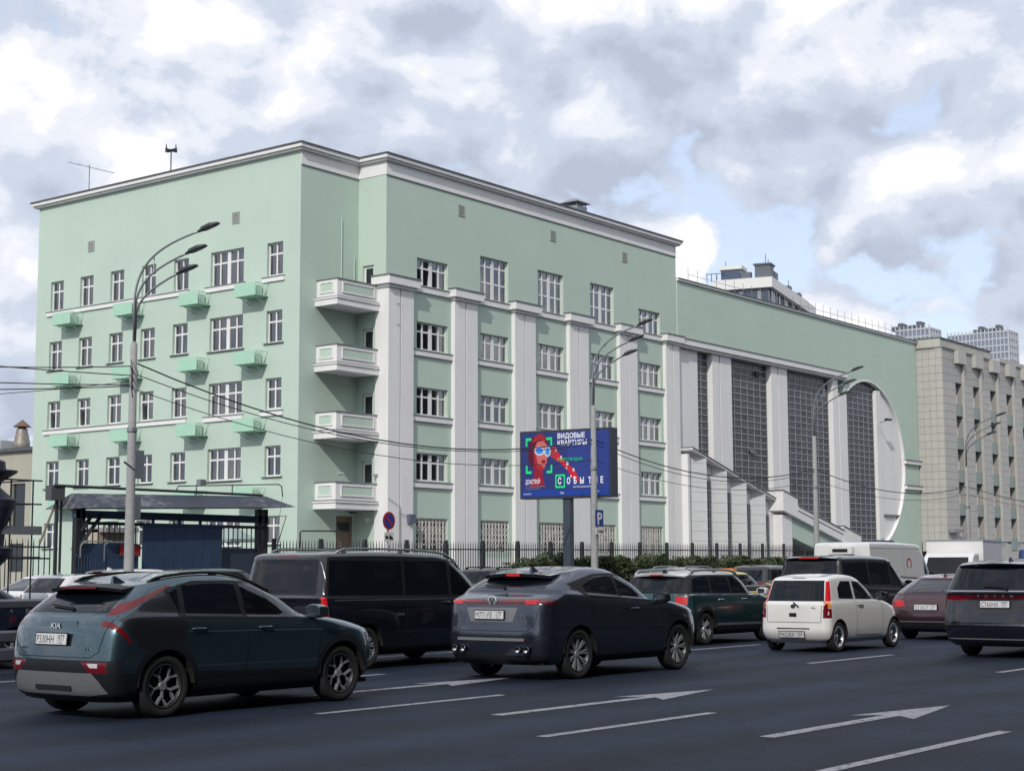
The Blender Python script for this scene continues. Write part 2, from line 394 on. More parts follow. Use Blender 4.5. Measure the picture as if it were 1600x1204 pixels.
    for a, b, c, d, n, ri in lh:
        window(Lp, a, b, c, d, B, n, wide=(1 if n == 4 else None), ajar=aj.get((ri, round((a+b)/2, 2))))
        if ri in (0, 1, 3): ledge(Lp, a-0.14, b+0.14, c-0.05, B)
    for z in (16.2, 9.46):
        ledge(Lp, 64.05, 76.1, z, B, white=0.22, proj=0.14, name='string_course')
        ledge(Lp, 59.8, 62.75, z-0.05, B, white=0.24, proj=0.14); ledge(Lp, 56.95, 58.55, z-0.02, B, white=0.22, proj=0.14)
    MINT = mat('mint_sheet', (0.40, 0.66, 0.51), 0.55, var=0.05, vscale=3)
    for zt in (15.88, 12.46, 9.1, 5.66):
        for yl, w in ((74.4, 1.58), (69.15, 1.55), (63.87, 1.5), (59.65, 1.53)):
            y0, y1, x0, zb = yl-w, yl, XL-0.9, zt-0.65
            m = MB(); m.box(x0, x0+0.02, y0, y1, zb, zt); m.box(x0+0.02, XL, y1-0.02, y1, zb, zt); m.box(x0+0.02, XL, y0, y1-0.02, zb, zb+0.02)
            o = m.build('air_conditioner_box', MINT, B)
            g = MB()
            for q in range(5): u = x0+0.12+q*0.11; g.box(u-0.012, u+0.012, y0-0.01, y0+0.01, zb+0.02, zt-0.02)
            g.box(x0+0.02, XL, y0-0.012, y0+0.012, zt-0.03, zt); g.build('side_grille', MINT, o)
            MB().box(x0+0.3, XL-0.12, y0+0.35, y1-0.3, zb+0.02, zt-0.07).build('cooling_unit', mat('unit_grey', (0.45, 0.5, 0.47), 0.6), o)
            for yy in (y0+0.25, y1-0.25): MB().tube([(x0+0.1, yy, zb), (XL, yy, zb-0.32)], 0.022, 5).build('bracket', MINT, o)
    # ---- vents
    VENT = mat('vent_grey', (0.36, 0.38, 0.36), 0.6)
    for P, u, z in ((Lp, 72.28, 19.6), (Lp, 60.57, 19.6), (Fp, 65.9, 20.85), (Fp, 74.3, 20.85), (Fp, 81.8, 20.75)):
        m = MB(); 
        for q in ((u-0.27, u+0.27, z+0.24, z+0.3), (u-0.27, u+0.27, z-0.3, z-0.24), (u-0.27, u-0.21, z-0.24, z+0.24), (u+0.21, u+0.27, z-0.24, z+0.24)): pbox(m, P, *q, -0.04, 0)
        o = m.build('vent', VENT, B)
        for k in range(6): zz = z-0.2+k*0.075; pbox(MB(), P, u-0.21, u+0.21, zz, zz+0.045, -0.03, -0.003).build('slat', VENT, o)
    # ---- frieze, cornice, roof, far walls
    FR = MB(); FR.box(XC-0.03, XE, YF-0.03, YF, 21.7, 22.4); FR.box(XC-0.03, XC, YF, YR, 21.7, 22.4); FR.box(XL, XC-0.03, YR-0.03, YR, 21.7, 22.4)
    fz = FR.build('frieze', WHITE, B)
    MB().box(XC-0.06, XE, YF-0.06, YF-0.03, 21.66, 21.70).box(XL, XC-0.06, YR-0.06, YR-0.03, 21.66, 21.70).build('frieze_line', LEDGE, fz)
    def tier(d, z0, z1, nm, mm):
        pts = [(XL-d, YB+d), (XL-d, YR-d), (XC-d, YR-d), (XC-d, YF-d), (XE+d, YF-d), (XE+d, YB+d)]
        return MB().prism(pts, lambda a, b, k: (a, b, z1 if k else z0)).build(nm, mm, B)
    tier(0.22, 22.4, 22.5, 'cornice_fillet', WHITE); tier(0.34, 22.5, 22.68, 'cornice', WHITE); tier(0.40, 22.68, 22.75, 'roof_edge', ROOFM)
    MB().quad((XE, YF, 0), (XE, YB, 0), (XE, YB, 22.4), (XE, YF, 22.4)).build('side_wall', GREEN, B, fix=False)
    MB().quad((XL, YB, 0), (XE, YB, 0), (XE, YB, 22.4), (XL, YB, 22.4)).build('rear_wall', GREEN, B, fix=False)
    fl_ = MB()
    for z in (2.0, 5.4, 8.75, 12.1, 15.5, 19.2): fl_.quad((XL+0.02, YR+0.35, z), (XE-0.02, YR+0.35, z), (XE-0.02, YB-0.02, z), (XL+0.02, YB-0.02, z))
    fl_.build('floor_slabs', INSIDE, B, fix=False)
    # roof chimney seen above the cornice
    m = MB().box(79.6, 80.7, 56.0, 57.0, 22.75, 23.95); o = m.build('chimney', mat('chimney_zinc', (0.30, 0.33, 0.37), 0.5, metal=0.4), B)
    m = MB()
    for x in (79.65, 80.6):
        for y in (56.05, 56.9): m.box(x, x+0.05, y, y+0.05, 23.95, 24.15)
    m.build('cap_post', STEEL, o)
    MB().prism([(79.4, 55.8), (80.9, 55.8), (80.9, 57.2), (79.4, 57.2)], lambda a, b, k: (a+(80.15-a)*0.7*k, b+(56.5-b)*0.7*k, 24.15+0.30*k)).build('cap_hood', STEEL, o)
    # security cameras, lamp brackets, cables on the corner
    m = MB().box(58.9, 59.2, 55.3, 55.5, 4.42, 4.52); m.tube([(59.1, 55.4, 4.5), (59.1, 55.92, 4.55)], 0.02, 6); m.build('door_camera', DARKM, B)
    for (x, y, z) in ((57.3, 54.6, 5.95), (59.7, 54.5, 6.0), (59.6, 54.9, 3.75)):
        m = MB().tube([(x, y, z), (x, y, z+0.35)], 0.02, 6); m.tube([(x-0.2, y, z+0.33), (x+0.15, y-0.05, z+0.36)], 0.06, 8); m.build('floodlight', mat('lamp_grey', (0.42, 0.44, 0.45), 0.5), B)
    for z in (15.02, 13.95): MB().tube([(59.85, 54.5, z), (60.6, 53.6, z+0.02)], 0.015, 5).build('bracket_rod', DARKM, B)
    for q, x in enumerate((59.55, 58.6)): MB().tube([(x, 55.88, 15.9), (x, 55.88, 19.4 if q else 17.6)], 0.035, 6).build('downpipe', GREEN, B)
    m = MB().box(61.3, 61.75, 53.55, 53.75, 3.95, 4.4); m.build('wall_box', mat('wall_box_blue', (0.10, 0.12, 0.18), 0.5), B)
    MB().tube([(59.8, 53.7, 5.15), (60.2, 53.7, 5.0), (60.72, 53.7, 4.75), (60.75, 53.7, 2.3)], 0.012, 5).build('wall_cable', CABLE, B)
    MB().tube([(60.75, 53.70, 4.4), (61.3, 53.70, 4.3)], 0.01, 5).build('wall_cable', CABLE, B)
    return B
GLASS_BLUE = glass_mat('blue_film_glass', (0.30, 0.45, 0.62), 0.02, 0.12)
DGLASS = mat('dark_glass', (0.02, 0.025, 0.03), 0.05, spec=0.6)
office()

def hall():
    B = thing('hall_building', 'pale green hall with tall gridded windows and a huge circular window surround', 'building', (106, 62, 0), world=True)
    X0, X1, YF, YB, ZT = 87.82, 125.3, 54.0, 76.0, 20.15
    cx, cz, r = 115.9, 9.6, 6.55
    a0 = math.asin((3.25-cz)/r); xa = 111.75; a1 = math.acos((xa-cx)/r)
    pts = [(X0, ZT), (X1, ZT), (X1, 0), (cx+r*math.cos(a0), 0)]
    pts += [(cx+r*math.cos(a0+(a1-a0)*k/48), cz+r*math.sin(a0+(a1-a0)*k/48)) for k in range(49)]
    pts += [(xa, 15.85), (X0, 15.85)]
    MB().prism(pts, lambda a, b, k: (a, YF-0.06+0.5*k, b)).build('front_wall', GREEN, B)
    arc = MB()      # raised white lip round the circle
    n = 48
    for k in range(n):
        q = [a0+(a1-a0)*(k+j)/n for j in (0, 1)]
        P = lambda rr, an, y: (cx+rr*math.cos(an), y, cz+rr*math.sin(an))
        arc.hexa([P(r-0.05, q[0], YF-0.09), P(r+0.07, q[0], YF-0.09), P(r+0.07, q[0], YF+0.3), P(r-0.05, q[0], YF+0.3),
                  P(r-0.05, q[1], YF-0.09), P(r+0.07, q[1], YF-0.09), P(r+0.07, q[1], YF+0.3), P(r-0.05, q[1], YF+0.3)])
    arc.build('circle_moulding', WHITE, B)
    # white back wall behind pilasters, glazing panels
    GY = PY(54.32); BAR = mat('glazing_bar', (0.34, 0.36, 0.39), 0.55, metal=0.2)
    HP = random_mat('hall_pane_glass', (0.028, 0.031, 0.040), (0.070, 0.073, 0.085), 0.25, spec=0.25, bump=0.05)
    def ztop(x):
        if x < xa: return 15.85
        return cz+math.sqrt(max(0.01, r*r-(x-cx)**2))
    def glazing(x0, x1, nc, zb, zt, single, clip=False, opened=()):
        gw = MB(); pw = (x1-x0)/nc; ph = 0.455; nr = int((zt-zb)/ph)
        t = 0.03
        for c in range(nc+1):
            x = x0+c*pw; top = min(zt, ztop(x)-0.05) if clip else zt
            gw.box(x-t, x+t, 54.30, 54.38, zb, top)
        for q in range(nr+1):
            z = zt-q*ph; a, b = x0, x1
            if clip and z > cz:
                hw = math.sqrt(max(0.0, r*r-(z-cz)**2))-0.04; a, b = max(x0, cx-hw), min(x1, cx+hw)
                if b-a < 0.3: continue
            gw.box(a, b, 54.275, 54.32, z-t, z+t)
        w = gw.build('window', BAR, B)
        rest = MB()
        for q in range(nr):
            for c in range(nc):
                a, b, d = x0+c*pw+t, x0+(c+1)*pw-t, zt-q*ph-t; e = d-ph+2*t
                if clip and d > min(ztop(a), ztop(b))+0.35: continue
                if single: pane(PY(54.33), a, b, e, d, 0, w, m=HP, tilt=(-0.5 if (q, c) in opened else 0.0)).location.y -= (0.12 if (q, c) in opened else 0)
                else: rest.box(a, b, 54.325, 54.335, e, d)
        if not single: stuff(rest.build('panes', HP, w, fix=False))
        pbox(MB(), PY(54.0), x0, x1, zb-2, zt, 0.55, 0.57).build('dark_backing', INSIDE, w)  # dark sheet stands in for the unlit hall behind the panes
        return w
    glazing(90.45, 92.05, 2, 6.0, 15.80, False)
    glazing(94.70, 100.15, 6, 4.2, 15.80, True, opened=((1, 4), (13, 3)))
    glazing(102.65, 109.70, 8, 4.2, 15.80, True)
    glazing(112.20, 117.50, 6, 2.0, 16.13, False, clip=True)
    # white piers in pairs, with a dark slit between
    def pier(a, b, zt, zb=0.0, y=53.92): return MB().box(a, b, y, 54.5, zb, zt).build('pier', WHITE, B)
    pier(87.7, 90.4, 15.82, y=54.05)
    for a, b, c, d in ((92.1, 93.0, 93.12, 94.62), (100.22, 101.12, 101.24, 102.58), (109.77, 110.65, 110.8, 112.1)):
        zt = 15.82; pier(a, b, zt)
        pier(c, d, zt if d < 111.7 else 14.75)
        MB().box(b, c, 54.2, 54.25, 0, zt).build('slit_window', HP, B)
    pier(117.55, 118.35, cz+math.sqrt(r*r-(118.35-cx)**2)-0.1, y=54.02); MB().box(118.35, 118.5, 54.2, 54.25, 2.5, cz+math.sqrt(r*r-(118.5-cx)**2)-0.1).build('slit_window', HP, B)
    inf = [(118.5, cz-math.sqrt(r*r-(118.5-cx)**2))]+[(cx+(r-0.02)*math.cos(t), cz+(r-0.02)*math.sin(t)) for t in [(-1.16+2.32*k/30) for k in range(31)]]+[(118.5, cz+math.sqrt(r*r-(118.5-cx)**2))]
    MB().prism(inf, lambda a, b, k: (a, 54.15+0.2*k, b)).build('infill_panel', WHITE, B)
    MB().box(118.6, 121.3, 53.95, 54.15, 5.75, 5.87).build('infill_ledge', LEDGE, B)
    for z in (10.2, 8.15):
        MB().box(122.25, 125.34, 53.72, 53.94, z-0.17, z+0.12).build('ring_band', WHITE, B); MB().box(122.2, 125.36, 53.66, 53.94, z+0.12, z+0.17).build('band_sheet', LEDGE, B)
    # cornice over the piers
    m = MB().box(87.5, 111.7, 53.55, 53.94, 15.98, 16.34).box(87.5, 111.6, 53.7, 53.94, 15.82, 15.98); m.build('cornice', WHITE, B)
    MB().box(87.5, 111.75, 53.5, 53.94, 16.34, 16.40).build('cornice_sheet', LEDGE, B)
    # roof line
    MB().box(X0, X1+0.05, YF-0.2, YF+0.5, ZT, ZT+0.12).build('coping', WHITE, B); MB().box(X0, X1+0.08, YF-0.25, YF+0.6, ZT+0.12, ZT+0.17).build('coping_sheet', ROOFM, B)
    MB().quad((X0, YF+0.3, ZT-0.2), (X1, YF+0.3, ZT-0.2), (X1, YB, ZT+0.6), (X0, YB, ZT+0.6)).build('roof', ROOFM, B, fix=False)
    MB().quad((X1, YF, 0), (X1, YB, 0), (X1, YB, ZT), (X1, YF, ZT)).quad((X0, YB, 0), (X1, YB, 0), (X1, YB, ZT), (X0, YB, ZT)).build('rear_walls', GREEN, B, fix=False)
    rl = MB().tube([(90.0, 54.4, ZT+0.75), (X1-0.3, 54.4, ZT+0.75)], 0.016, 5)
    o = rl.build('roof_railing', STEEL, B); pm = MB().box(-0.012, 0.012, -0.012, 0.012, 0, 1.05).mesh('post')
    x = 90.0
    while x < X1: link('post', pm, STEEL, o, (x, 54.4, ZT+0.15)); x += 1.22
    # stair wing: sawtooth bays under a sloping roof
    tips = [(86.9+2.57*k, 9.42-0.68*k) for k in range(6)]
    YT, YI = 52.95, 53.47; s = -0.68/2.57
    zr = lambda x: 9.42+s*(x-86.9)+0.06
    W_ = MB().hexa([(87.72, YT-0.1, zr(87.72)-0.02), (98.6, YT-0.1, zr(98.6)-0.02), (98.6, YF, zr(98.6)-0.02), (87.72, YF, zr(87.72)-0.02),
                    (87.72, YT-0.1, zr(87.72)+0.05), (98.6, YT-0.1, zr(98.6)+0.05), (98.6, YF, zr(98.6)+0.05), (87.72, YF, zr(87.72)+0.05)])
    W_ = W_.build('stair_wing_roof', ROOFM, B)
    MB().hexa([(87.72, YT-0.06, zr(87.72)-0.12), (98.6, YT-0.06, zr(98.6)-0.12), (98.6, YF, zr(98.6)-0.12), (87.72, YF, zr(87.72)-0.12),
               (87.72, YT-0.06, zr(87.72)-0.025), (98.6, YT-0.06, zr(98.6)-0.025), (98.6, YF, zr(98.6)-0.025), (87.72, YF, zr(87.72)-0.025)]).build('soffit', WHITE, W_)
    for k in range(5):
        xt, zt = tips[k+1][0]-0.05, 0
        xr = xt-1.07       # recessed end of the broad face
        top = zr(xr)-0.12
        z = 0.3
        sw = MB().prism([(xr, 54.0), (xr, YI), (xt, YT), (xt+0.02, 54.0)], lambda a, b, q: (a, b, (0 if q == 0 else zr(a)-0.12))).build('sawtooth_bay', WHITE, B)
        while z < top-0.15:
            h = min(0.62, top-0.02-z); P = lambda t, zz, o_: (xr+0.03+(xt-xr-0.03)*t-o_*0.53, YI+(YT-YI)*t*1.0-0.03-o_*0.85, zz)
            MB().hexa([P(0, z, 0.03), P(1, z, 0.03), P(1, z, 0), P(0, z, 0), P(0, z+h-0.015, 0.03), P(1, z+h-0.015, 0.03), P(1, z+h-0.015, 0), P(0, z+h-0.015, 0)]).build('panel', PANELW, sw)
            z += h
        # glazed strip in the notch, plain wall above it
        xa_, xb_ = xt+0.80, xt+1.40; zt2 = zr(xb_)-1.15; g = MB()
        for xx in (xa_, (xa_+xb_)/2, xb_): g.box(xx-0.025, xx+0.025, 53.42, 53.48, 0.5, zt2)
        zz = zt2
        while zz > 0.6: g.box(xa_, xb_, 53.43, 53.475, zz-0.03, zz+0.03); zz -= 0.62
        w = g.build('strip_window', BAR, B); MB().box(xa_, xb_, 53.46, 53.49, 0.5, zt2).build('pane', mat('strip_glass', (0.05, 0.052, 0.06), 0.1), w)
        MB().box(xt+0.03, xt+1.49, 53.47, 54.0, zt2, zr(xt+1.49)-0.13).build('notch_wall', WHITE, B)
    MB().box(87.75, 88.0, 53.3, 54.0, 0, 8.9).build('end_pier', WHITE, B)
    # entrance porch at the low end
    PF = 52.35; zp = lambda x: 5.99-0.224*(x-100.77)
    def slab(x0, x1, ya, yb, f0, f1, nm, mm): 
        return MB().hexa([(x0, ya, f0(x0)), (x1, ya, f0(x1)), (x1, yb, f0(x1)), (x0, yb, f0(x0)), (x0, ya, f1(x0)), (x1, ya, f1(x1)), (x1, yb, f1(x1)), (x0, yb, f1(x0))]).build(nm, mm, B)
    slab(98.6, 100.7, PF-0.02, 54.0, lambda x: zp(x)-0.9, lambda x: zp(x)+0.46, 'porch_block', WHITE); slab(98.52, 100.78, PF-0.08, 54.0, lambda x: zp(x)+0.46, lambda x: zp(x)+0.51, 'porch_block_sheet', LEDGE)
    slab(100.7, 107.75, PF, 54.0, lambda x: zp(x)-0.9, lambda x: zp(x)-0.42, 'porch_beam', WHITE)
    slab(100.7, 107.75, PF+0.06, 54.0, lambda x: zp(x)-0.42, lambda x: zp(x)-0.34, 'porch_groove', LEDGE)
    slab(100.7, 107.75, PF-0.03, 54.0, lambda x: zp(x)-0.34, lambda x: zp(x)-0.06, 'porch_parapet', WHITE); slab(100.7, 107.8, PF-0.09, 54.0, lambda x: zp(x)-0.06, lambda x: zp(x), 'porch_sheet', LEDGE)
    slab(107.75, 110.6, PF-0.02, 54.0, lambda x: zp(x)-0.9, lambda x: zp(x)+0.25, 'porch_block', WHITE); slab(107.7, 110.7, PF-0.08, 54.0, lambda x: zp(x)+0.25, lambda x: zp(x)+0.31, 'porch_block_sheet', LEDGE)
    MB().box(98.9, 100.3, PF+0.25, 54.0, 0, 5.3).build('porch_pier', WHITE, B); 
    slab(100.3, 110.5, PF+0.3, 54.0, lambda x: max(0.2, zp(x)-2.3), lambda x: zp(x)-0.9, 'porch_wall', GREEN)
    MB().box(100.3, 106.2, PF+0.55, 53.9, 0.3, 2.3).build('porch_window', mat('porch_glass', (0.05, 0.055, 0.07), 0.1), B)
    g = MB()
    for k in range(14): g.box(100.4+k*0.42, 100.44+k*0.42, PF+0.48, PF+0.54, 0.3, 2.2)
    g.build('porch_grille', mat('grille_white', (0.7, 0.7, 0.7)), B)
    slab(110.6, 113.5, 52.9, 54.0, lambda x: 0.0, lambda x: 3.6-0.3*(x-110.4), 'low_parapet', WHITE)
    m = MB().tube([(117.6, 53.8, 13.0), (117.9, 53.2, 13.2)], 0.03, 6).box(117.4, 118.2, 53.0, 53.3, 13.15, 13.3); m.build('floodlight', DARKM, B)
    return B
hall()

def clad():
    B = thing('beige_building', 'beige tile-clad office building with narrow recessed windows beyond the green hall', 'building', (150, 60, 0), world=True)
    TILE = mat('beige_tile', (0.475, 0.465, 0.44), 0.5, var=0.05, vscale=1.2, streak=0.08); TILE2 = mat('beige_tile_dark', (0.40, 0.395, 0.375), 0.5, var=0.05, vscale=1.2)
    JOINT = mat('tile_joint', (0.32, 0.31, 0.295), 0.9)
    X0, X1, YF, ZT = 125.36, 172.0, 51.7, 19.6
    Fp = PY(YF); Lp = PX(X0)
    holes = []; k = 0; cols = []
    x = 127.95
    while x < X1-2: cols.append(x); x += 3.85
    lv = [16.95-2.75*i for i in range(6)]
    for x in cols: holes.append((x, x+1.38, 2.6, 16.95))
    wall(Fp, X0, X1, 3.9, ZT, [(a, b, max(c, 3.9), d) for a, b, c, d in holes], 1.0).build('front_wall', JOINT, B, fix=False)
    wall(Lp, YF, 62, 3.9, ZT, [], 0).build('side_wall', JOINT, B, fix=False)
    # individual tiles, joined per face (a few pixels each)
    def tiles(P, u0, u1, z0, z1, tw, th, skip, nm, m2=None, z2=0):
        ms = [MB(), MB()]; u = u0
        while u < u1-0.05:
            z = z0
            while z < z1-0.05:
                a, b, c, d = u+0.015, min(u+tw, u1)-0.015, z+0.012, min(z+th, z1)-0.012
                if not any(h[0]-0.02 < (a+b)/2 < h[1]+0.02 and c < h[3]-0.05 for h in skip):
                    pbox(ms[1 if c > z2 else 0], P, a, b, c, d, -0.03, 0)
                z += th
            u += tw
        stuff(ms[0].build(nm, TILE, B, fix=False))
        if ms[1].v: stuff(ms[1].build(nm, m2 or TILE, B, fix=False))
    segs = [(X0, cols[0])]+[(cols[i]+1.38, cols[i+1]) for i in range(len(cols)-1)]
    for a, b in segs: tiles(Fp, a, b, 3.9, ZT, (b-a)/2, 0.62, [], 'wall_tiles', TILE2, 16.8)
    for x in cols: tiles(Fp, x, x+1.38, 16.97, 18.9, 0.69, 0.62, [], 'wall_tiles', TILE2, 0)
    tiles(Lp, YF, 56.0, 3.9, ZT, 0.56, 0.62, [], 'side_tiles', TILE, 99)
    GP = mat('spandrel_green', (0.25, 0.31, 0.285), 0.4)
    for x in cols:
        o = MB().box(x-0.15, x+1.5, YF-0.45, YF-0.04, 18.55, 19.62).build('attic_bracket', TILE, B)
        MB().box(x+1.38, x+1.5, YF-0.25, YF-0.031, 3.9, 18.55).build('fin', TILE, B)
        for z in lv:
            if z < 4.5: continue
            w = window(Fp, x, x+1.38, z-1.75, z, B, 2, depth=0.45, curtains=True, tr=0.3)
            if z-2.75 > 2: MB().box(x+0.02, x+1.36, YF-0.04, YF+0.35, z-2.75, z-1.75).build('spandrel_panel', GP, B)
    MB().box(X0-0.02, X1, YF-0.12, YF+0.6, ZT, ZT+0.12).box(X0-0.1, X0+0.6, YF+0.6, 62, ZT, ZT+0.12).build('parapet_sheet', mat('parapet_dark', (0.16, 0.16, 0.16), 0.5), B)
    p = MB().box(X0+0.05, 136.5, YF+0.15, 62, ZT+0.12, ZT+0.85).build('attic', mat('attic_plaster', (0.47, 0.47, 0.42), 0.8, var=0.05), B)
    MB().box(X0, 136.6, YF+0.05, 62.1, ZT+0.85, ZT+0.92).build('attic_sheet', ROOFM, B)
    MB().quad((X0, YF+0.6, ZT), (X1, YF+0.6, ZT), (X1, 80, ZT), (X0, 80, ZT)).build('roof', ROOFM, B, fix=False)
    MB().box(144.5, 172, 54.0, 66, ZT, ZT+1.3).build('attic', mat('attic_plaster', (0.47, 0.47, 0.42)), B)
    # open passage and beam at the foot of the corner
    MB().box(X0-0.03, 131.0, YF-0.1, 54.5, 3.75, 3.92).build('passage_lintel', TILE, B)
    MB().box(X0, X0+1.9, YF-0.6, YF-0.12, 4.5, 4.78).build('passage_canopy', mat('canopy_grey', (0.25, 0.25, 0.29), 0.5), B)
    MB().box(X0, 126.4, YF, 53.9, 3.0, 3.75).build('passage_beam', TILE, B)
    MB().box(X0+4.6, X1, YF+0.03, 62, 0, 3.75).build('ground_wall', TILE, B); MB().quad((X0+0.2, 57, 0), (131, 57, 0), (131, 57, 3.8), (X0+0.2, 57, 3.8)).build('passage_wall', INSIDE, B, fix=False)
    return B
clad()

def far_buildings():
    # pale slab block with glazed top floor, behind the hall roof
    B = thing('apartment_tower', 'white-banded glass apartment tower top rising behind the hall roof', 'building', (298.5, 159.9, 0), R(15))
    WB = mat('tower_white', (0.72, 0.72, 0.70), 0.6); TG = mat('tower_glass', (0.05, 0.07, 0.12), 0.08, spec=0.7); TD = mat('tower_grey', (0.10, 0.115, 0.14), 0.5)
    LX, LY, ZB = 43.6, 13.0, 60.75
    MB().box(0.6, LX-0.5, 0.6, LY, 0, 52.0).build('shaft', TD, B)
    MB().box(1.0, LX-1, 1.0, LY-0.4, 52.0, ZB).build('glazed_floor', TG, B)
    MB().box(0, LX, 0, LY, ZB, 62.95).build('white_band', WB, B)
    MB().box(0, LX, 0, LY, 51.0, 53.2).build('white_band', WB, B)
    fm = MB().box(-0.08, 0.08, -0.08, 0.08, 53.2, ZB).mesh('mullion'); pm = MB().box(-0.55, 0.55, -0.04, 0.04, 53.4, ZB-0.2).mesh('pane'); pm3 = MB().box(-0.04, 0.04, -0.4, 0.4, 53.4, ZB-0.4).mesh('pane')
    for k in range(9): link('mullion', fm, TD, B, (0.95, 1+k*1.35, 0))
    for k in (1, 4, 5, 7): link('pane', pm3, mat('tower_blind', (0.30, 0.32, 0.36), 0.3), B, (0.93, 1.65+k*1.35, 0))
    for k in range(24): link('mullion', fm, TD, B, (1+k*1.75, 0.95, 0))
    for k in (1, 2, 5, 8, 9, 13, 16, 19): link('pane', pm, WB, B, (1.85+k*1.75, 0.93, 0))
    MB().box(0.3, 6, 0.2, 1.0, 57.0, 57.9).build('balcony', mat('tower_blue', (0.06, 0.08, 0.16), 0.3), B)
    MB().box(2.2, 5.6, 0.9, 4.2, 62.95, 66.0).build('lift_tower', TD, B); MB().box(1.9, 5.9, 0.6, 4.5, 66.0, 66.35).build('lift_tower_cap', TD, B); MB().box(6.2, 9.6, 0.9, 4.2, 62.95, 65.2).build('plant_room', TD, B)
    MB().box(1.8, 3.0, 5.0, 7.0, 62.95, 64.6).build('plant_room', TD, B)
    MB().box(1.8, 6.0, 7.2, 11.5, 62.95, 65.4).build('penthouse_glass', TG, B); MB().box(1.5, 6.4, 6.9, 11.9, 65.4, 66.2).build('penthouse_roof', WB, B)
    for yy in (12.2, 13.4, 14.4): MB().tube([(1.0, yy, 62.9), (1.0, yy, 64.6)], 0.08, 5).build('roof_frame_post', DARKM, B)
    MB().tube([(1.0, 10.5, 64.6), (1.0, 14.6, 64.6)], 0.08, 5).build('roof_frame_rail', DARKM, B)
    for k in range(6): MB().box(22+k*3.4, 24.4+k*3.4, 1.2, 4, 62.95, 64.0+0.7*((k*5) % 3 == 0)).build('roof_unit', TD, B)
    for (px, py, h) in ((3.0, 2, 68.4), (5.4, 2, 67.8), (4, 11, 67.6), (20, 1, 65.5)): MB().tube([(px, py, 62.0), (px, py, h)], 0.07, 5).build('mast', DARKM, B)
    # two pale office towers far away
    GL = mat('far_glass', (0.20, 0.23, 0.30), 0.2, spec=0.6); WF = mat('far_white', (0.46, 0.48, 0.52), 0.6)
    for nm, lab, xa, xb, ya, yb, z in (('office_tower', 'smaller distant office tower with vertical white fins, left of the pair', 785, 798.5, 330, 348.5, 126.0),
                                       ('office_tower', 'larger distant office tower with bright gridded end wall, right of the pair', 892, 906, 328, 364, 136.8)):
        T_ = thing(nm, lab, 'tower', ((xa+xb)/2, (ya+yb)/2, 0), group='distant office towers', world=True)
        MB().box(xa, xb, ya, yb, 0, z).build('shaft', GL, T_)
        n = int((yb-ya)/2.2); fm = MB().box(-0.35, 0.0, -0.28, 0.28, 60, z+1.5).mesh('fin')
        for k in range(n+1): link('fin', fm, WF, T_, (xa, ya+(yb-ya)*k/n, 0))
        bands = MB()
        for k in range(int((z-60)/4)): bands.box(xa-0.3, xb+0.2, ya-0.6, yb, z-4*k-0.9, z-4*k)
        bands.build('floor_bands', WF, T_)
        n2 = int((xb-xa)/3); fm2 = MB().box(-0.7, 0.7, -0.65, 0, 60, z).mesh('pier')
        for k in range(n2+1): link('pier', fm2, WF, T_, (xa+(xb-xa)*k/n2, ya, 0))
        m = MB()
        for k in range(5): m.box(xa+3, xa+9, ya+6+k*3.4, ya+8.4+k*3.4, z, z+2.4+1.6*((k*7) % 3 == 0))
        m.build('roof_plant', TD, T_)
    # low beige house on the left, with a sheet-metal chimney
    L = thing('low_house', 'low beige flat-roofed house behind the dark fence at the left edge', 'house', (71, 104, 0), world=True)
    BE = mat('beige_plaster', (0.44, 0.43, 0.36), 0.9, var=0.06, vscale=0.5, streak=0.1)
    wall(PX(70), 94, 112, 0, 10.2, [(97.6, 99.2, 4.8, 7.9), (97.6, 99.4, 1.6, 3.6), (101.5, 103.1, 4.8, 7.9)], 0.3).build('wall', BE, L, fix=False)
    MB().quad((70, 94, 0), (80, 94, 0), (80, 94, 10.2), (70, 94, 10.2)).build('side_wall', BE, L, fix=False)
    MB().box(69.7, 80, 93.8, 112, 10.2, 10.45).build('roof_edge', ROOFM, L)
    for a, b, c, d in ((97.6, 99.2, 4.8, 7.9), (97.6, 99.4, 1.6, 3.6), (101.5, 103.1, 4.8, 7.9)): MB().box(70.2, 70.25, a, b, c, d).build('window', DGLASS, L)
    MB().lathe([(0.62, 10.4), (0.62, 11.2), (0.42, 12.1), (0.42, 12.25)], 14, lambda x, y, h: (73+x, 102.4+y, h)).build('chimney', mat('galvanised', (0.33, 0.30, 0.27), 0.5, metal=0.5, var=0.3, vscale=4), L, smooth=True)
    MB().lathe([(0.68, 12.4), (0.02, 12.95)], 12, lambda x, y, h: (73+x, 102.4+y, h)).tube([(73, 102.4, 12.2), (73, 102.4, 12.5)], 0.3, 8).build('chimney_cap', mat('rusty_cap', (0.16, 0.10, 0.07), 0.8), L)
    MB().box(72.0, 73.2, 103.6, 105.2, 10.45, 11.4).build('roof_box', WF, L)
far_buildings()

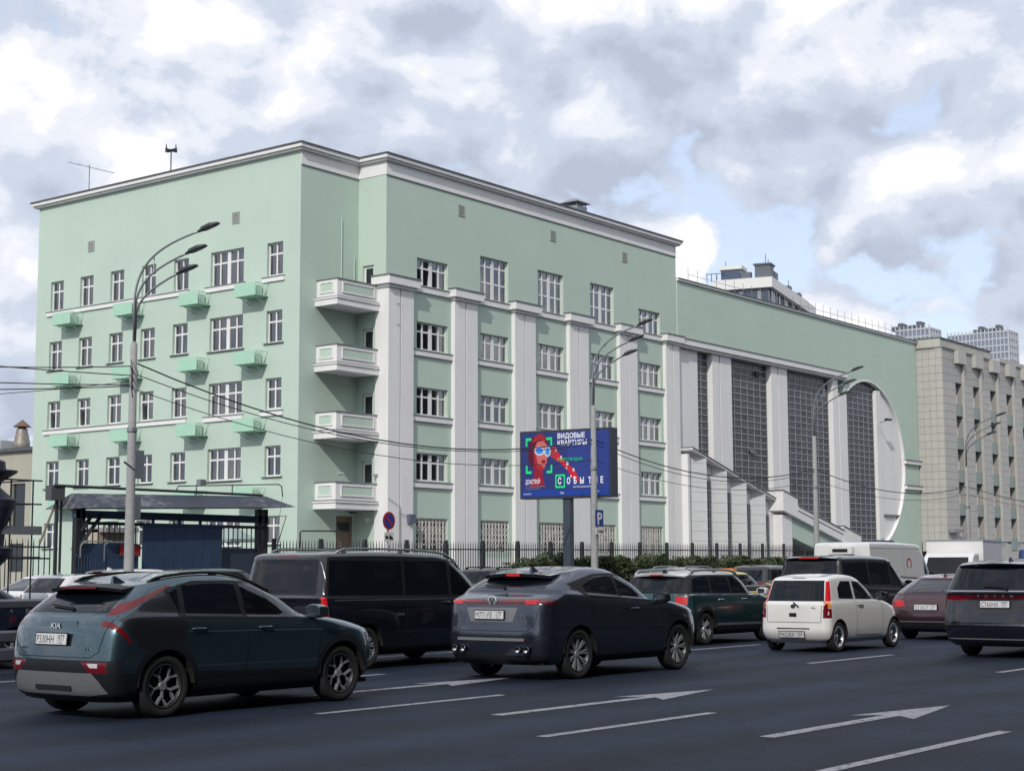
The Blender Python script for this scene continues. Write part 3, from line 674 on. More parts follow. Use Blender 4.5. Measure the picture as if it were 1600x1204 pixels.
# roof aerials on the office block: things of their own
a = thing('tv_aerial', 'thin tv aerial with long boom on the left end of the green roof', 'aerial', (57.2, 74.6, 22.75), world=True)
MB().tube([(57.2, 74.6, 22.75), (57.2, 74.6, 24.9)], 0.03, 6).build('mast', STEEL, a)
MB().tube([(57.0, 76.3, 25.3), (57.4, 72.6, 24.15)], 0.018, 5).build('boom', STEEL, a)
for k in range(5): MB().tube([(56.7, 76.0-k*0.75, 25.2-k*0.235), (57.6, 75.9-k*0.75, 25.2-k*0.235)], 0.012, 4).build('element', STEEL, a)
a = thing('radio_mast', 'short mast with cross-shaped head on the green roof, right of the tv aerial', 'aerial', (57.2, 67.5, 22.75), world=True)
MB().tube([(57.2, 67.5, 22.75), (57.2, 67.5, 24.6)], 0.045, 6).build('mast', STEEL, a)
MB().box(57.1, 57.3, 67.1, 67.9, 24.55, 24.63).box(56.8, 57.6, 67.45, 67.55, 24.55, 24.63).build('cross_arm', DARKM, a)
for dx, dy in ((0, 0.38), (0, -0.38), (0.35, 0), (-0.35, 0)): MB().tube([(57.2+dx, 67.5+dy, 24.63), (57.2+dx, 67.5+dy, 24.85)], 0.03, 5).build('insulator', DARKM, a)

# ================================================================== ground and street
def asphalt():
    m = bpy.data.materials.new('asphalt'); m.use_nodes = True; T = NT(m.node_tree); b = T.n['Principled BSDF']
    g = T.new('ShaderNodeNewGeometry').outputs['Position']
    big = T.new('ShaderNodeTexNoise', ins={'Scale': 0.35, 'Detail': 5.0}); T.put(big.inputs['Vector'], T.vmath('MULTIPLY', g, (0.25, 1.6, 1)))
    fine = T.new('ShaderNodeTexNoise', ins={'Scale': 90.0, 'Detail': 3.0}); T.put(fine.inputs['Vector'], g)
    c = T.ramp(big.outputs['Fac'], [(0.3, (0.0085, 0.014, 0.027)), (0.7, (0.0145, 0.0215, 0.039))], 'LINEAR')
    f = T.ramp(fine.outputs['Fac'], [(0.3, (0.75,)*3), (0.75, (1.3,)*3)], 'LINEAR')
    c = T.mix(1.0, c, f, 'MULTIPLY')
    midn = T.new('ShaderNodeTexNoise', ins={'Scale': 14.0, 'Detail': 6.0, 'Roughness': 0.7}); T.put(midn.inputs['Vector'], g)
    c = T.mix(1.0, c, T.ramp(midn.outputs['Fac'], [(0.3, (0.78,)*3), (0.7, (1.24,)*3)], 'LINEAR'), 'MULTIPLY')
    # tyre-polished wheel tracks along the lanes, and darker repair patches
    sp = T.new('ShaderNodeSeparateXYZ'); T.put(sp.inputs[0], g)
    trk = T.math('SINE', T.math('MULTIPLY', T.math('ADD', sp.outputs[1], 0.55), 2*math.pi/1.69))
    wob = T.new('ShaderNodeTexNoise', ins={'Scale': 0.8, 'Detail': 3.0}); T.put(wob.inputs['Vector'], g)
    c = T.mix(1.0, c, T.ramp(T.math('ADD', T.math('MULTIPLY', trk, 0.22), wob.outputs['Fac']), [(0.25, (0.72,)*3), (0.75, (1.3,)*3)], 'LINEAR'), 'MULTIPLY')
    pv = T.new('ShaderNodeTexVoronoi', feature='F1', distance='CHEBYCHEV', ins={'Scale': 0.22, 'Randomness': 0.9}); T.put(pv.inputs['Vector'], T.vmath('MULTIPLY', g, (0.55, 1.5, 1)))
    ps_ = T.new('ShaderNodeSeparateXYZ'); T.put(ps_.inputs[0], pv.outputs['Color'])
    c = T.mix(1.0, c, T.ramp(ps_.outputs[0], [(0.0, (0.80,)*3), (0.16, (0.82,)*3), (0.20, (1, 1, 1)), (0.88, (1, 1, 1)), (0.92, (1.14,)*3)], 'LINEAR'), 'MULTIPLY')
    # tar-filled cracks
    w = T.new('ShaderNodeTexNoise', ins={'Scale': 1.3, 'Detail': 4.0}); T.put(w.inputs['Vector'], g)
    sw = T.new('ShaderNodeVectorMath', operation='SCALE'); T.put(sw.inputs[0], w.outputs['Color']); sw.inputs[3].default_value = 1.2
    v = T.new('ShaderNodeTexVoronoi', feature='DISTANCE_TO_EDGE', ins={'Scale': 0.21}); T.put(v.inputs['Vector'], T.vmath('ADD', g, sw.outputs[0]))
    ck = T.ramp(v.outputs['Distance'], [(0.0, (0.35,)*3), (0.005, (1, 1, 1))], 'LINEAR')
    c = T.mix(1.0, c, ck, 'MULTIPLY')
    T.put(b.inputs['Base Color'], c); b.inputs['Roughness'].default_value = 0.72; b.inputs['Specular IOR Level'].default_value = 0.18
    bp = T.new('ShaderNodeBump', ins={'Strength': 0.5, 'Distance': 0.01}); T.put(bp.inputs['Height'], fine.outputs['Fac']); T.l.new(bp.outputs[0], b.inputs['Normal'])
    return m
ASPH = asphalt()
def paint():
    m = bpy.data.materials.new('road_paint'); m.use_nodes = True; T = NT(m.node_tree); b = T.n['Principled BSDF']
    g = T.new('ShaderNodeNewGeometry').outputs['Position']
    n = T.new('ShaderNodeTexNoise', ins={'Scale': 9.0, 'Detail': 8.0, 'Roughness': 0.75}); T.put(n.inputs['Vector'], g)
    T.put(b.inputs['Base Color'], T.ramp(n.outputs['Fac'], [(0.38, (0.055, 0.06, 0.08)), (0.50, (0.28, 0.285, 0.32))], 'LINEAR')); b.inputs['Roughness'].default_value = 0.7
    return m
PAINT = paint()
structure(MB().quad((-400, -400, -0.012), (3000, -400, -0.012), (3000, 2500, -0.012), (-400, 2500, -0.012)).build('ground', mat('ground_grey', (0.10, 0.10, 0.10), 0.9, var=0.2, vscale=0.1), None, fix=False))
road = structure(MB().quad((-60, -3, 0), (400, -3, 0), (400, 39.6, 0), (-60, 39.6, 0)).build('road', ASPH, None, fix=False))
pave = structure(MB().box(48.2, 400, 36.45, 39.7, -0.01, 0.13).box(-60, 400, 39.7, 53.6, -0.01, 0.13).build('pavement', mat('pavement_grey', (0.20, 0.20, 0.205), 0.85, var=0.15, vscale=1.0), None))
kb = MB().box(48.0, 400, 36.2, 36.45, -0.01, 0.15).box(-60, 48.2, 39.45, 39.7, -0.01, 0.15).build('kerb', mat('kerb_grey', (0.32, 0.32, 0.32), 0.8, var=0.1), pave)
def dash(x0, x1, y, w=0.13): return MB().quad((x0, y-w/2, 0.004), (x1, y-w/2, 0.004), (x1, y+w/2, 0.004), (x0, y+w/2, 0.004)).build('lane_dash', PAINT, road, fix=False)
for y, xs in ((5.82, (11.2, 15.35)), (9.15, (12.35, 15.5)), (12.6, (12.9, 16.2))):
    for k in range(-1, 8): 
        for x0 in (xs[0]+k*11.6 if y != 5.82 else xs[0]+k*11.6,): dash(x0, x0+xs[1]-xs[0], y)
for x in (4.0, 15.2, 26.9, 38.0, 49.0): dash(x, x+3.2, 16.6)
dash(-30, 200, 19.95, 0.12)
def arrow(x0, xh, xt, y, hw=0.36):
    """straight-ahead arrow: shaft x0..xh, barbed head xh..xt"""
    z = 0.004; m = MB(); m.quad((x0, y-0.085, z), (xh, y-0.085, z), (xh, y+0.085, z), (x0, y+0.085, z))
    m.poly([(xh-0.25, y-hw, z), (xt, y, z), (xh-0.25, y+hw, z), (xh+0.0, y+0.085, z), (xh, y-0.085, z)])
    return m.build('lane_arrow', PAINT, road, fix=False)
arrow(13.9, 16.95, 18.5, 10.9); arrow(13.55, 16.3, 17.9, 7.42); arrow(14.3, 17.3, 19.0, 14.5)
for y in (10.9, 7.42): arrow(43.0, 46.0, 47.6, y)

# ---- crash barrier along the lane edge
bar = thing('crash_barrier', 'dark grey steel crash barrier with three beams between the traffic lanes', 'barrier', (20, 21, 0), world=True)
BARM = mat('barrier_steel', (0.11, 0.118, 0.14), 0.45, metal=0.4, var=0.15, vscale=2)
for z0, z1 in ((1.0, 1.15), (0.50, 0.68), (0.22, 0.42)):
    pr = [(20.95, z0), (20.90, z0+0.03), (20.90, z1-0.03), (20.95, z1), (21.02, z1), (21.02, z0)]
    MB().prism(pr, lambda a, b, k: (-5+105*k, a, b)).build('beam', BARM, bar)
pm = MB().box(-0.06, 0.06, 21.02, 21.14, 0, 1.12).mesh('post')
for k in range(34): link('post', pm, BARM, bar, (-3.0+k*3.05, 0, 0))

# ---- street lamps
def street_lamp():
    o = thing('street_lamp', 'x', 'lamp post', (0, 0, 0), group='three-headed street lamps along the kerb')
    MB().lathe([(0.145, 0), (0.14, 0.6), (0.12, 4.0), (0.092, 7.55), (0.05, 7.6)], 16).build('pole', CONC, o, smooth=True)
    MB().lathe([(0.125, 5.2), (0.137, 5.22), (0.137, 5.32), (0.12, 5.34)], 16).build('band', STEEL, o)
    LAMP = mat('lamp_head_dark', (0.045, 0.05, 0.06), 0.5)
    for k, (zt, ln) in enumerate(((10.55, 2.0), (10.0, 1.6), (9.5, 1.3))):
        dx = (k-1)*0.06; pts = [(dx*0.3, 0, 7.3), (dx, -0.02, 8.6-k*0.1)]
        b0, b1, b2, b3 = (0, 8.55-k*0.1), (0, zt-0.75), (-0.42*ln, zt-0.42), (-ln, zt-0.12)
        for q in range(1, 15):
            t = q/14; w_ = ((1-t)**3, 3*t*(1-t)**2, 3*t*t*(1-t), t**3)
            pts.append((dx, sum(a*b[0] for a, b in zip(w_, (b0, b1, b2, b3)))-0.02*(1-t), sum(a*b[1] for a, b in zip(w_, (b0, b1, b2, b3)))))
        MB().tube(pts, 0.03, 8).build('arm', STEEL, o, smooth=True)
        e = Vector(pts[-1]); m = MB()
        # flat tapered LED head
        ax = Vector((0, -0.95, 0.30)).normalized(); nz = Vector((0, 0.30, 0.95)).normalized(); sx = Vector((1, 0, 0))
        prof = [(-0.08, 0.04, 0.02), (0.02, 0.06, 0.03), (0.10, 0.13, 0.045), (0.36, 0.13, 0.055), (0.56, 0.08, 0.015)]
        for a_, b_ in zip(prof, prof[1:]):
            P = [e+ax*q[0]+sx*q[1]*s+nz*h for q in (a_, b_) for s, h in ((-1, -0.02), (1, -0.02), (1, q[2]), (-1, q[2]))]
            m.hexa([P[0], P[1], P[5], P[4], P[3], P[2], P[6], P[7]])
        h = m.build('lamp_head', LAMP, o)
        c = e+ax*0.28-nz*0.025; g = MB().quad(*[tuple(c+ax*a+sx*b) for a, b in ((-0.14, -0.09), (0.14, -0.09), (0.14, 0.09), (-0.14, 0.09))]); g.build('lens', mat('lamp_lens', (0.25, 0.27, 0.32), 0.2), h, fix=False)
        MB().tube([e+ax*0.2+nz*0.05, e+ax*0.2+nz*0.11], 0.035, 8).build('sensor', STEEL, h)
    MB().tube([(0, -0.55, 9.35), (0.02, -0.55, 9.85)], 0.015, 5).build('brace', STEEL, o)
    return o
lampX = [27.35, 48.7, 66.4, 84.3]
labs = ['grey street lamp in front of the dark gate, nearest of the row', 'grey street lamp carrying the blue parking sign beside the billboard',
        'grey street lamp in front of the gridded hall windows', 'grey street lamp in front of the beige tiled building']
lp = street_lamp()
for k, x in enumerate(lampX):
    o = lp if k == 0 else dup(lp)
    o.location = (x, 33.6, 0); o['label'] = labs[k]; o.rotation_euler = (0, 0, [0.30, 0.08, 0.0, -0.15][k])
    if k == 3: o.scale = (1, 1, 0.93)

# ---- overhead cables
def cable(name, lab, pts, sag, r=0.018):
    m = MB(); P = []
    for (a, b), s in zip(zip(pts, pts[1:]), sag):
        a, b = Vector(a), Vector(b); n = 16
        for k in range(n+1):
            t = k/n; q = a.lerp(b, t); q.z -= s*4*t*(1-t)
            if k or not P: P.append(q)
    o = m.tube(P, r, 5).build(name, CABLE, None); return tag(o, lab, 'cable', 'overhead cables')
L_ = [(x, 33.6) for x in lampX]
cable('overhead_cable', 'uppermost thick black cable slung between the street lamps', [(27.4, 33.6, 7.05), (48.7, 33.6, 6.35), (66.4, 33.6, 6.1), (84.3, 33.6, 6.0), (112, 34, 6.0)], [1.15, 0.85, 0.7, 0.6], 0.022)
cable('overhead_cable', 'second black cable below the uppermost one between the lamps', [(27.4, 33.6, 6.75), (48.7, 33.6, 6.2), (66.4, 33.6, 6.0)], [1.0, 0.9], 0.014)
cable('overhead_cable', 'lowest thin cable hanging slack between the lamps', [(27.4, 33.6, 6.35), (48.7, 33.6, 5.6), (66.4, 33.6, 5.6), (84.3, 33.6, 5.6), (112, 34, 5.6)], [0.9, 0.75, 0.6, 0.5], 0.012)
for k, (zz, ze, sg) in enumerate(((6.95, 6.35, 0.25), (6.70, 6.75, 0.12), (6.45, 6.10, 0.15), (6.42, 5.75, 0.2), (6.55, 5.4, 0.35))):
    cable('overhead_cable', ['topmost', 'second highest', 'middle', 'second lowest', 'lowest'][k]+' of the black cables running left from the nearest lamp', [(27.3, 33.6, zz), (14.0, 34.5+k*0.8, ze)], [sg], 0.015 if k < 4 else 0.010)
for k, (za, zb) in enumerate(((8.6, 6.0), (7.6, 5.4))):
    cable('overhead_cable', ['upper', 'lower'][k]+' thin faint cable crossing the sky left of the green block', [(52, 80+k*3, 9.6-k), (40, 92+k*4, 3.5)], [0.3], 0.012)
o = MB()
for k in range(4): o.tube([(27.2, 33.5, 7.1-k*0.2), (27.05, 33.3, 6.95-k*0.2), (27.2, 33.42, 6.7-k*0.2)], 0.014, 5)
tag(o.build('cable_loops', CABLE, None), 'tangle of black cable loops strapped to the nearest lamp post', 'cable')

# ---- billboard
def billboard():
    B = thing('billboard', 'large electronic billboard with a red-toned woman in blue sunglasses on a dark post', 'billboard', (49.1, 35.2, 0))
    W_, H_, zb = 3.72, 2.42, 4.33; x0 = -1.86; y = 0.0
    MB().box(-0.15, 0.15, 0.12, 0.42, 0, zb+0.3).build('post', mat('post_navy', (0.04, 0.055, 0.075), 0.45), B)
    MB().box(x0-0.08, x0+W_+0.08, 0.03, 0.55, zb-0.08, zb+H_+0.08).build('cabinet', mat('cabinet_dark', (0.03, 0.033, 0.05), 0.5), B)
    def led(nm, col, e):
        if nm in MATS: return MATS[nm]
        m = mat(nm, tuple(c*0.12 for c in col), 0.5, spec=0.2); b = m.node_tree.nodes['Principled BSDF']; b.inputs['Emission Color'].default_value = (*col, 1); b.inputs['Emission Strength'].default_value = e*1.15; return m
    def scr(nm, pts, col, lay, e=0.55, par=None):
        m = led('led_'+nm+str(tuple(round(c, 2) for c in col)), col, e)
        return MB().poly([(x0+u*W_, 0.02-lay*0.004, zb+v*H_) for u, v in pts]).build(nm, m, par or S, fix=False)
    S = None
    S = scr('screen', [(0, 0), (1, 0), (1, 1), (0, 1)], (0.030, 0.045, 0.19), 0, 0.65, B)
    scr('screen_glow', [(0.5, 0.12), (1, 0.12), (1, 1), (0.55, 1)], (0.035, 0.06, 0.27), 1, 0.6)
    scr('footer_band', [(0, 0), (1, 0), (1, 0.10), (0, 0.10)], (0.02, 0.06, 0.33), 2, 0.6)
    E = lambda cx, cy, a, b, r_=0, n=20: [(cx+a*math.cos(t)*math.cos(r_)-b*math.sin(t)*math.sin(r_)*0.43, cy+a*math.cos(t)*math.sin(r_)*2.33+b*math.sin(t)*math.cos(r_)) for t in [2*math.pi*k/n for k in range(n)]]
    RD, RL, RK = (0.30, 0.02, 0.03), (0.52, 0.13, 0.12), (0.10, 0.01, 0.03)
    scr('hair', [(0.075, 0.60), (0.085, 0.83), (0.13, 0.93), (0.20, 0.985), (0.27, 0.95), (0.305, 0.85), (0.29, 0.72), (0.26, 0.68), (0.16, 0.66), (0.13, 0.45), (0.10, 0.48)], RK, 3, 0.7)
    scr('hair_light', [(0.12, 0.84), (0.16, 0.95), (0.22, 0.985), (0.275, 0.94), (0.29, 0.86), (0.22, 0.89)], RD, 4, 0.8)
    scr('neck', [(0.14, 0.55), (0.15, 0.33), (0.11, 0.24), (0.10, 0.14), (0.27, 0.16), (0.245, 0.32), (0.25, 0.45)], (0.24, 0.012, 0.03), 5, 0.8)
    scr('face', [(0.145, 0.74), (0.15, 0.56), (0.175, 0.45), (0.22, 0.40), (0.262, 0.43), (0.292, 0.52), (0.305, 0.66), (0.30, 0.80), (0.26, 0.87), (0.19, 0.86)], RL, 6, 0.75)
    scr('cheek_shade', [(0.145, 0.70), (0.15, 0.56), (0.175, 0.45), (0.22, 0.40), (0.262, 0.43), (0.25, 0.47), (0.19, 0.52), (0.17, 0.66)], RD, 7, 0.85)
    scr('lips', E(0.258, 0.545, 0.026, 0.028), (0.22, 0.012, 0.02), 8, 0.8)
    scr('brow_shade', [(0.16, 0.755), (0.30, 0.745), (0.30, 0.68), (0.16, 0.70)], (0.25, 0.02, 0.035), 8, 0.7)
    scr('sunglasses_frame', E(0.213, 0.715, 0.058, 0.075, -0.05), (0.60, 0.66, 0.75), 9, 0.6); scr('sunglasses_frame', E(0.305, 0.70, 0.038, 0.085, -0.1), (0.60, 0.66, 0.75), 9, 0.6)
    scr('sunglasses_lens', E(0.212, 0.717, 0.043, 0.050, -0.05), (0.04, 0.20, 0.72), 10, 0.8); scr('sunglasses_lens', E(0.307, 0.702, 0.025, 0.06, -0.1), (0.04, 0.22, 0.60), 10, 0.8)
    scr('arm', [(0.345, 0.70), (0.385, 0.755), (0.42, 0.70), (0.47, 0.58), (0.56, 0.46), (0.63, 0.36), (0.665, 0.22), (0.60, 0.24), (0.53, 0.40), (0.44, 0.53), (0.36, 0.60), (0.335, 0.64)], (0.46, 0.015, 0.03), 5, 0.9)
    scr('hand', [(0.33, 0.70), (0.36, 0.775), (0.40, 0.765), (0.425, 0.69), (0.40, 0.61), (0.345, 0.60)], (0.30, 0.03, 0.04), 6, 0.85)
    for cx, cy, a in ((0.46, 0.60, 0.012), (0.53, 0.50, 0.015), (0.60, 0.40, 0.013), (0.57, 0.30, 0.010), (0.52, 0.43, 0.008), (0.61, 0.28, 0.012), (0.40, 0.71, 0.010)): scr('sleeve_spot', E(cx, cy, a, a*2.3, 0.5, 10), (0.72, 0.60, 0.62), 6, 0.6)
    G = (0.02, 0.62, 0.20); t, l = 0.018, 0.065
    for u, v, su, sv in ((0.055, 0.92, 1, -1), (0.36, 0.92, -1, -1), (0.055, 0.36, 1, 1), (0.36, 0.36, -1, 1)):
        scr('focus_bracket', [(u, v), (u+su*l, v), (u+su*l, v+sv*t*2.2), (u+su*t, v+sv*t*2.2), (u+su*t, v+sv*l*2.0), (u, v+sv*l*2.0)], G, 11, 0.8)
    a, b, c, d = 0.395, 0.505, 0.125, 0.335
    for q in ([(a, c), (b, c), (b, c+0.03), (a, c+0.03)], [(a, d-0.03), (b, d-0.03), (b, d), (a, d)], [(a, c+0.03), (a+0.014, c+0.03), (a+0.014, d-0.03), (a, d-0.03)], [(b-0.014, c+0.03), (b, c+0.03), (b, d-0.03), (b-0.014, d-0.03)]): scr('logo_frame', q, G, 11, 0.8)
    WL = led('led_letters', (0.75, 0.76, 0.82), 0.8); GLm = led('led_letters_green', G, 0.6)
    def wr(txt, u, v, h, m=WL, sx=1.0, bold=0.0):
        h *= 0.88; sx *= 0.665; bold *= 0.75
        me = text_mesh(txt, h, 0, 'LEFT', bold, sx); o = link('lettering', me, m, S, (x0+u*W_, 0.02-0.052, zb+v*H_), (math.pi/2, 0, 0)); return o
    wr('ВИДОВЫЕ', 0.42, 0.895, 0.30, sx=1.32, bold=0.006); wr('КВАРТИРЫ', 0.42, 0.785, 0.30, sx=1.30, bold=0.006)
    wr('СТАРТ ПРОДАЖ', 0.42, 0.545, 0.165, GLm, 1.35, 0.002)
    wr('С', 0.423, 0.185, 0.38, bold=0.012); 
    for k, ch in enumerate('ОБЫТИЕ'): wr(ch, 0.525+[0, 0.078, 0.148, 0.243, 0.305, 0.378][k], 0.185, 0.36, bold=0.012)
    wr('ДОНСТРОЙ', 0.05, 0.20, 0.26, sx=0.72, bold=0.004); wr('на Мичуринском', 0.60, 0.125, 0.10, sx=1.55); wr('застройщик недвижимости', 0.05, 0.15, 0.085, led('led_dim', (0.4, 0.4, 0.5), 0.4), 1.3); wr('проектная декларация', 0.05, 0.115, 0.075, MATS['led_dim'], 1.3)
    wr('наш дом рф', 0.03, 0.035, 0.09, sx=1.2); wr('Банк', 0.45, 0.035, 0.12); wr('495 000-00', 0.83, 0.05, 0.08)
    return B
bb = billboard()
bb.rotation_euler = (0, 0, R(-82))

# ---- fence, hedge and gate along the far pavement
fence = thing('iron_fence', 'long black iron fence with pointed bars in front of the green buildings', 'fence', (60, 41.5, 0.13), world=True)
FM = mat('fence_black', (0.03, 0.033, 0.04), 0.5)
fz = lambda x: 2.72+0.006*(x-46)
bm_ = MB().box(-0.013, 0.013, -0.013, 0.013, 0.2, 2.55); bm_.hexa([(-0.013, -0.013, 2.55), (0.013, -0.013, 2.55), (0.013, 0.013, 2.55), (-0.013, 0.013, 2.55), (-0.002, -0.002, 2.72), (0.002, -0.002, 2.72), (0.002, 0.002, 2.72), (-0.002, 0.002, 2.72)])
bme = bm_.mesh('bar'); pme = MB().box(-0.07, 0.07, -0.05, 0.05, 0, 2.75).mesh('post')
x = 40.2; n = 0; rest = MB()
while x < 89:
    if n % 15 == 0: link('post', pme, FM, fence, (x, 41.5, fz(x)-2.72))
    elif n < 300: link('bar', bme, FM, fence, (x, 41.5, fz(x)-2.72))
    else: rest.box(x-0.013, x+0.013, 41.487, 41.513, 0.2, fz(x)-0.03)
    x += 0.158; n += 1
stuff(rest.build('bars', FM, fence, fix=False))
for z in (2.35, 0.45): MB().hexa([(40.2, 41.47, z-0.02), (89, 41.47, z+0.27), (89, 41.53, z+0.27), (40.2, 41.53, z-0.02), (40.2, 41.47, z+0.03), (89, 41.47, z+0.32), (89, 41.53, z+0.32), (40.2, 41.53, z+0.03)]).build('rail', FM, fence)
fl = thing('side_fence', 'short run of black iron fence left of the dark gate', 'fence', (24, 41.6, 0.13), world=True)
x = 16.0; n = 0
while x < 30.8:
    link('bar', bme, FM, fl, (x, 41.6, -0.12)); x += 0.2
for z in (2.3, 1.95): MB().box(16, 30.8, 41.57, 41.63, z, z+0.05).build('rail', FM, fl)

def gate():
    G = thing('gatehouse', 'dark navy sliding gate under a long weathered tin canopy', 'gate', (35.5, 41, 0), world=True)
    Y = 41.0
    # weathered canopy
    m = bpy.data.materials.new('weathered_tin'); m.use_nodes = True; T = NT(m.node_tree); b = T.n['Principled BSDF']
    g = T.new('ShaderNodeNewGeometry').outputs['Position']; n = T.new('ShaderNodeTexNoise', ins={'Scale': 2.2, 'Detail': 9.0, 'Roughness': 0.7, 'Distortion': 1.5}); T.put(n.inputs['Vector'], T.vmath('MULTIPLY', g, (1.2, 2.0, 0.8)))
    big = T.new('ShaderNodeTexNoise', ins={'Scale': 0.35, 'Detail': 1.0}); T.put(big.inputs['Vector'], g)
    f = T.ramp(T.math('ADD', n.outputs['Fac'], T.math('MULTIPLY', T.math('SUBTRACT', big.outputs['Fac'], 0.45), 0.9)), [(0.55, (0.030, 0.038, 0.06)), (0.66, (0.15, 0.155, 0.17))], 'LINEAR'); T.put(b.inputs['Base Color'], f); b.inputs['Roughness'].default_value = 0.6
    r = MB().hexa([(31.0, 40.2, 3.50), (40.0, 40.2, 3.78), (40.0, 42.2, 3.78), (31.0, 42.2, 3.50), (31.3, 41.1, 3.98), (39.4, 41.1, 4.16), (39.4, 41.3, 4.16), (31.3, 41.3, 3.98)]).build('canopy', m, G)
    MB().tube([(30.6, 41.2, 4.2), (39.3, 41.2, 4.2)], 0.05, 6).build('ridge_pipe', DARKM, G)
    MB().box(31.2, 39.3, 40.9, 41.1, 3.22, 3.46).build('lintel', NAVY, G)
    MB().box(31.6, 39.2, 40.95, 41.05, 3.02, 3.12).build('track', DARKM, G)
    for x in (31.3, 31.5, 38.95, 39.25): MB().box(x-0.07, x+0.07, 40.9, 41.1, 0, 3.7).build('post', DARKM, G)
    for a, b_ in (((31.4, 2.4), (32.2, 3.35)), ((31.4, 2.8), (31.8, 3.3))): MB().tube([(a[0], 40.9, a[1]), (b_[0], 40.9, b_[1])], 0.06, 6).build('strut', DARKM, G)
    # sliding panel made of upright sheets
    s = thing_part = MB().box(33.75, 37.1, 40.78, 40.84, 0.1, 3.02).build('sliding_panel', NAVY, G)
    pmz = MB().box(0.0, 0.405, -0.03, 0.0, 1.05, 3.0).mesh('sheet'); pm2 = MB().box(0.0, 0.405, -0.03, 0.0, 0.12, 1.03).mesh('sheet')
    for k in range(8): link('sheet', pmz, NAVY, s, (33.77+k*0.415, 40.78, 0)); link('sheet', pm2, NAVY, s, (33.77+k*0.415, 40.78, 0))
    MB().box(33.75, 37.1, 40.74, 40.9, 3.02, 3.08).build('panel_cap', NAVY, s)
    for x in (34.2, 35.3, 36.2): MB().box(x, x+0.1, 40.9, 40.95, 3.08, 3.24).build('hanger', NAVY, s)
    MB().box(31.6, 33.75, 41.0, 41.06, 0.1, 2.45).build('left_leaf', NAVY, G)
    MB().box(37.1, 39.0, 41.0, 41.06, 0.1, 2.35).build('right_leaf', mat('navy_sheet_light', (0.055, 0.075, 0.11), 0.4, metal=0.2, var=0.1), G)
    bmsh = MB().box(-0.014, 0.014, 41.02, 41.05, 2.35, 3.05).mesh('bar')
    for k in range(10): link('bar', bmsh, FM, G, (31.75+k*0.21, 0, 0))
    for k in range(9): link('bar', bmsh, FM, G, (37.2+k*0.21, 0, 0))
    MB().box(32.95, 33.75, 40.9, 40.98, 2.05, 2.42).build('red_sign', mat('red_plate', (0.35, 0.025, 0.03), 0.5), G)
    # barred pen in front
    pen = MB()
    for k in range(22): x = 31.1+k*0.105; pen.box(x-0.012, x+0.012, 40.55, 40.575, 0.1, 2.1)
    pen.box(31.0, 33.4, 40.54, 40.58, 2.05, 2.1); pen.box(31.0, 33.4, 40.54, 40.58, 1.6, 1.64); stuff(pen.build('pen_bars', NAVY, G))
    MB().tube([(31.1, 40.5, 2.0), (31.1, 40.5, 2.35), (31.25, 40.5, 2.5), (32.3, 40.5, 2.5)], 0.025, 6).build('hoop', STEEL, G)
    MB().tube([(32.0, 40.5, 1.9), (32.0, 40.5, 2.38), (32.15, 40.5, 2.48), (32.95, 40.5, 2.48), (33.1, 40.5, 2.3), (33.1, 40.5, 1.0)], 0.02, 6).build('hoop', STEEL, G)
    # sheds behind the bars
    MB().box(34.9, 36.4, 44.5, 45.6, 0, 3.0).build('shed', mat('shed_beige', (0.42, 0.36, 0.28), 0.8, var=0.15), G); MB().box(34.9, 36.3, 44.1, 45.6, 2.9, 3.06).build('shed_roof', mat('shed_roof', (0.28, 0.26, 0.26), 0.8, var=0.25), G)
    # terminal post with box
    MB().tube([(30.85, 41.4, 0), (30.85, 41.4, 4.0)], 0.06, 8).tube([(31.02, 41.4, 0), (31.02, 41.4, 4.0)], 0.04, 8).build('terminal_post', DARKM, G)
    MB().box(30.5, 31.0, 41.2, 41.5, 3.75, 4.2).build('terminal_box', mat('box_dark', (0.07, 0.075, 0.085), 0.6), G)
    MB().tube([(30.4, 41.6, 2.4), (30.9, 41.5, 3.7)], 0.035, 6).build('leaning_pole', mat('old_wood', (0.22, 0.16, 0.12), 0.9), G)
    MB().tube([(36.3, 41.2, 4.1), (36.3, 41.2, 4.45), (36.35, 41.1, 4.5)], 0.025, 6).box(36.25, 36.5, 40.95, 41.15, 4.42, 4.62).build('floodlight', STEEL, G)
    MB().tube([(35.5, 41.3, 4.2), (35.6, 41.3, 4.38), (40.2, 41.3, 4.62), (40.35, 41.3, 4.55), (40.4, 41.3, 4.2)], 0.022, 6).tube([(38, 41.3, 4.15), (38, 41.3, 4.5)], 0.02, 5).build('roof_pipe', DARKM, G)
    MB().tube([(39.2, 41.0, 3.45), (40.3, 41.0, 3.5), (39.9, 41.0, 2.5)], 0.018, 5).tube([(40.4, 41.3, 4.2), (39.9, 41.1, 2.6)], 0.01, 4).build('wall_bracket', DARKM, G)
    MB().tube([(41.3, 41.3, 2.4), (41.3, 41.3, 2.95), (41.4, 41.3, 3.0), (43.4, 41.3, 3.03), (43.5, 41.3, 2.95), (43.5, 41.3, 2.4)], 0.03, 6).build('pipe_hoop', DARKM, G)
    MB().box(39.5, 41.2, 43, 45, 2.62, 2.72).hexa([(39.9, 43.2, 2.72), (41.0, 43.2, 2.72), (41.0, 44.8, 2.72), (39.9, 44.8, 2.72), (40.4, 43.9, 3.2), (40.5, 43.9, 3.2), (40.5, 44.1, 3.2), (40.4, 44.1, 3.2)]).build('shed_hood', mat('pale_green_sheet', (0.30, 0.38, 0.36), 0.6), G)
gate()

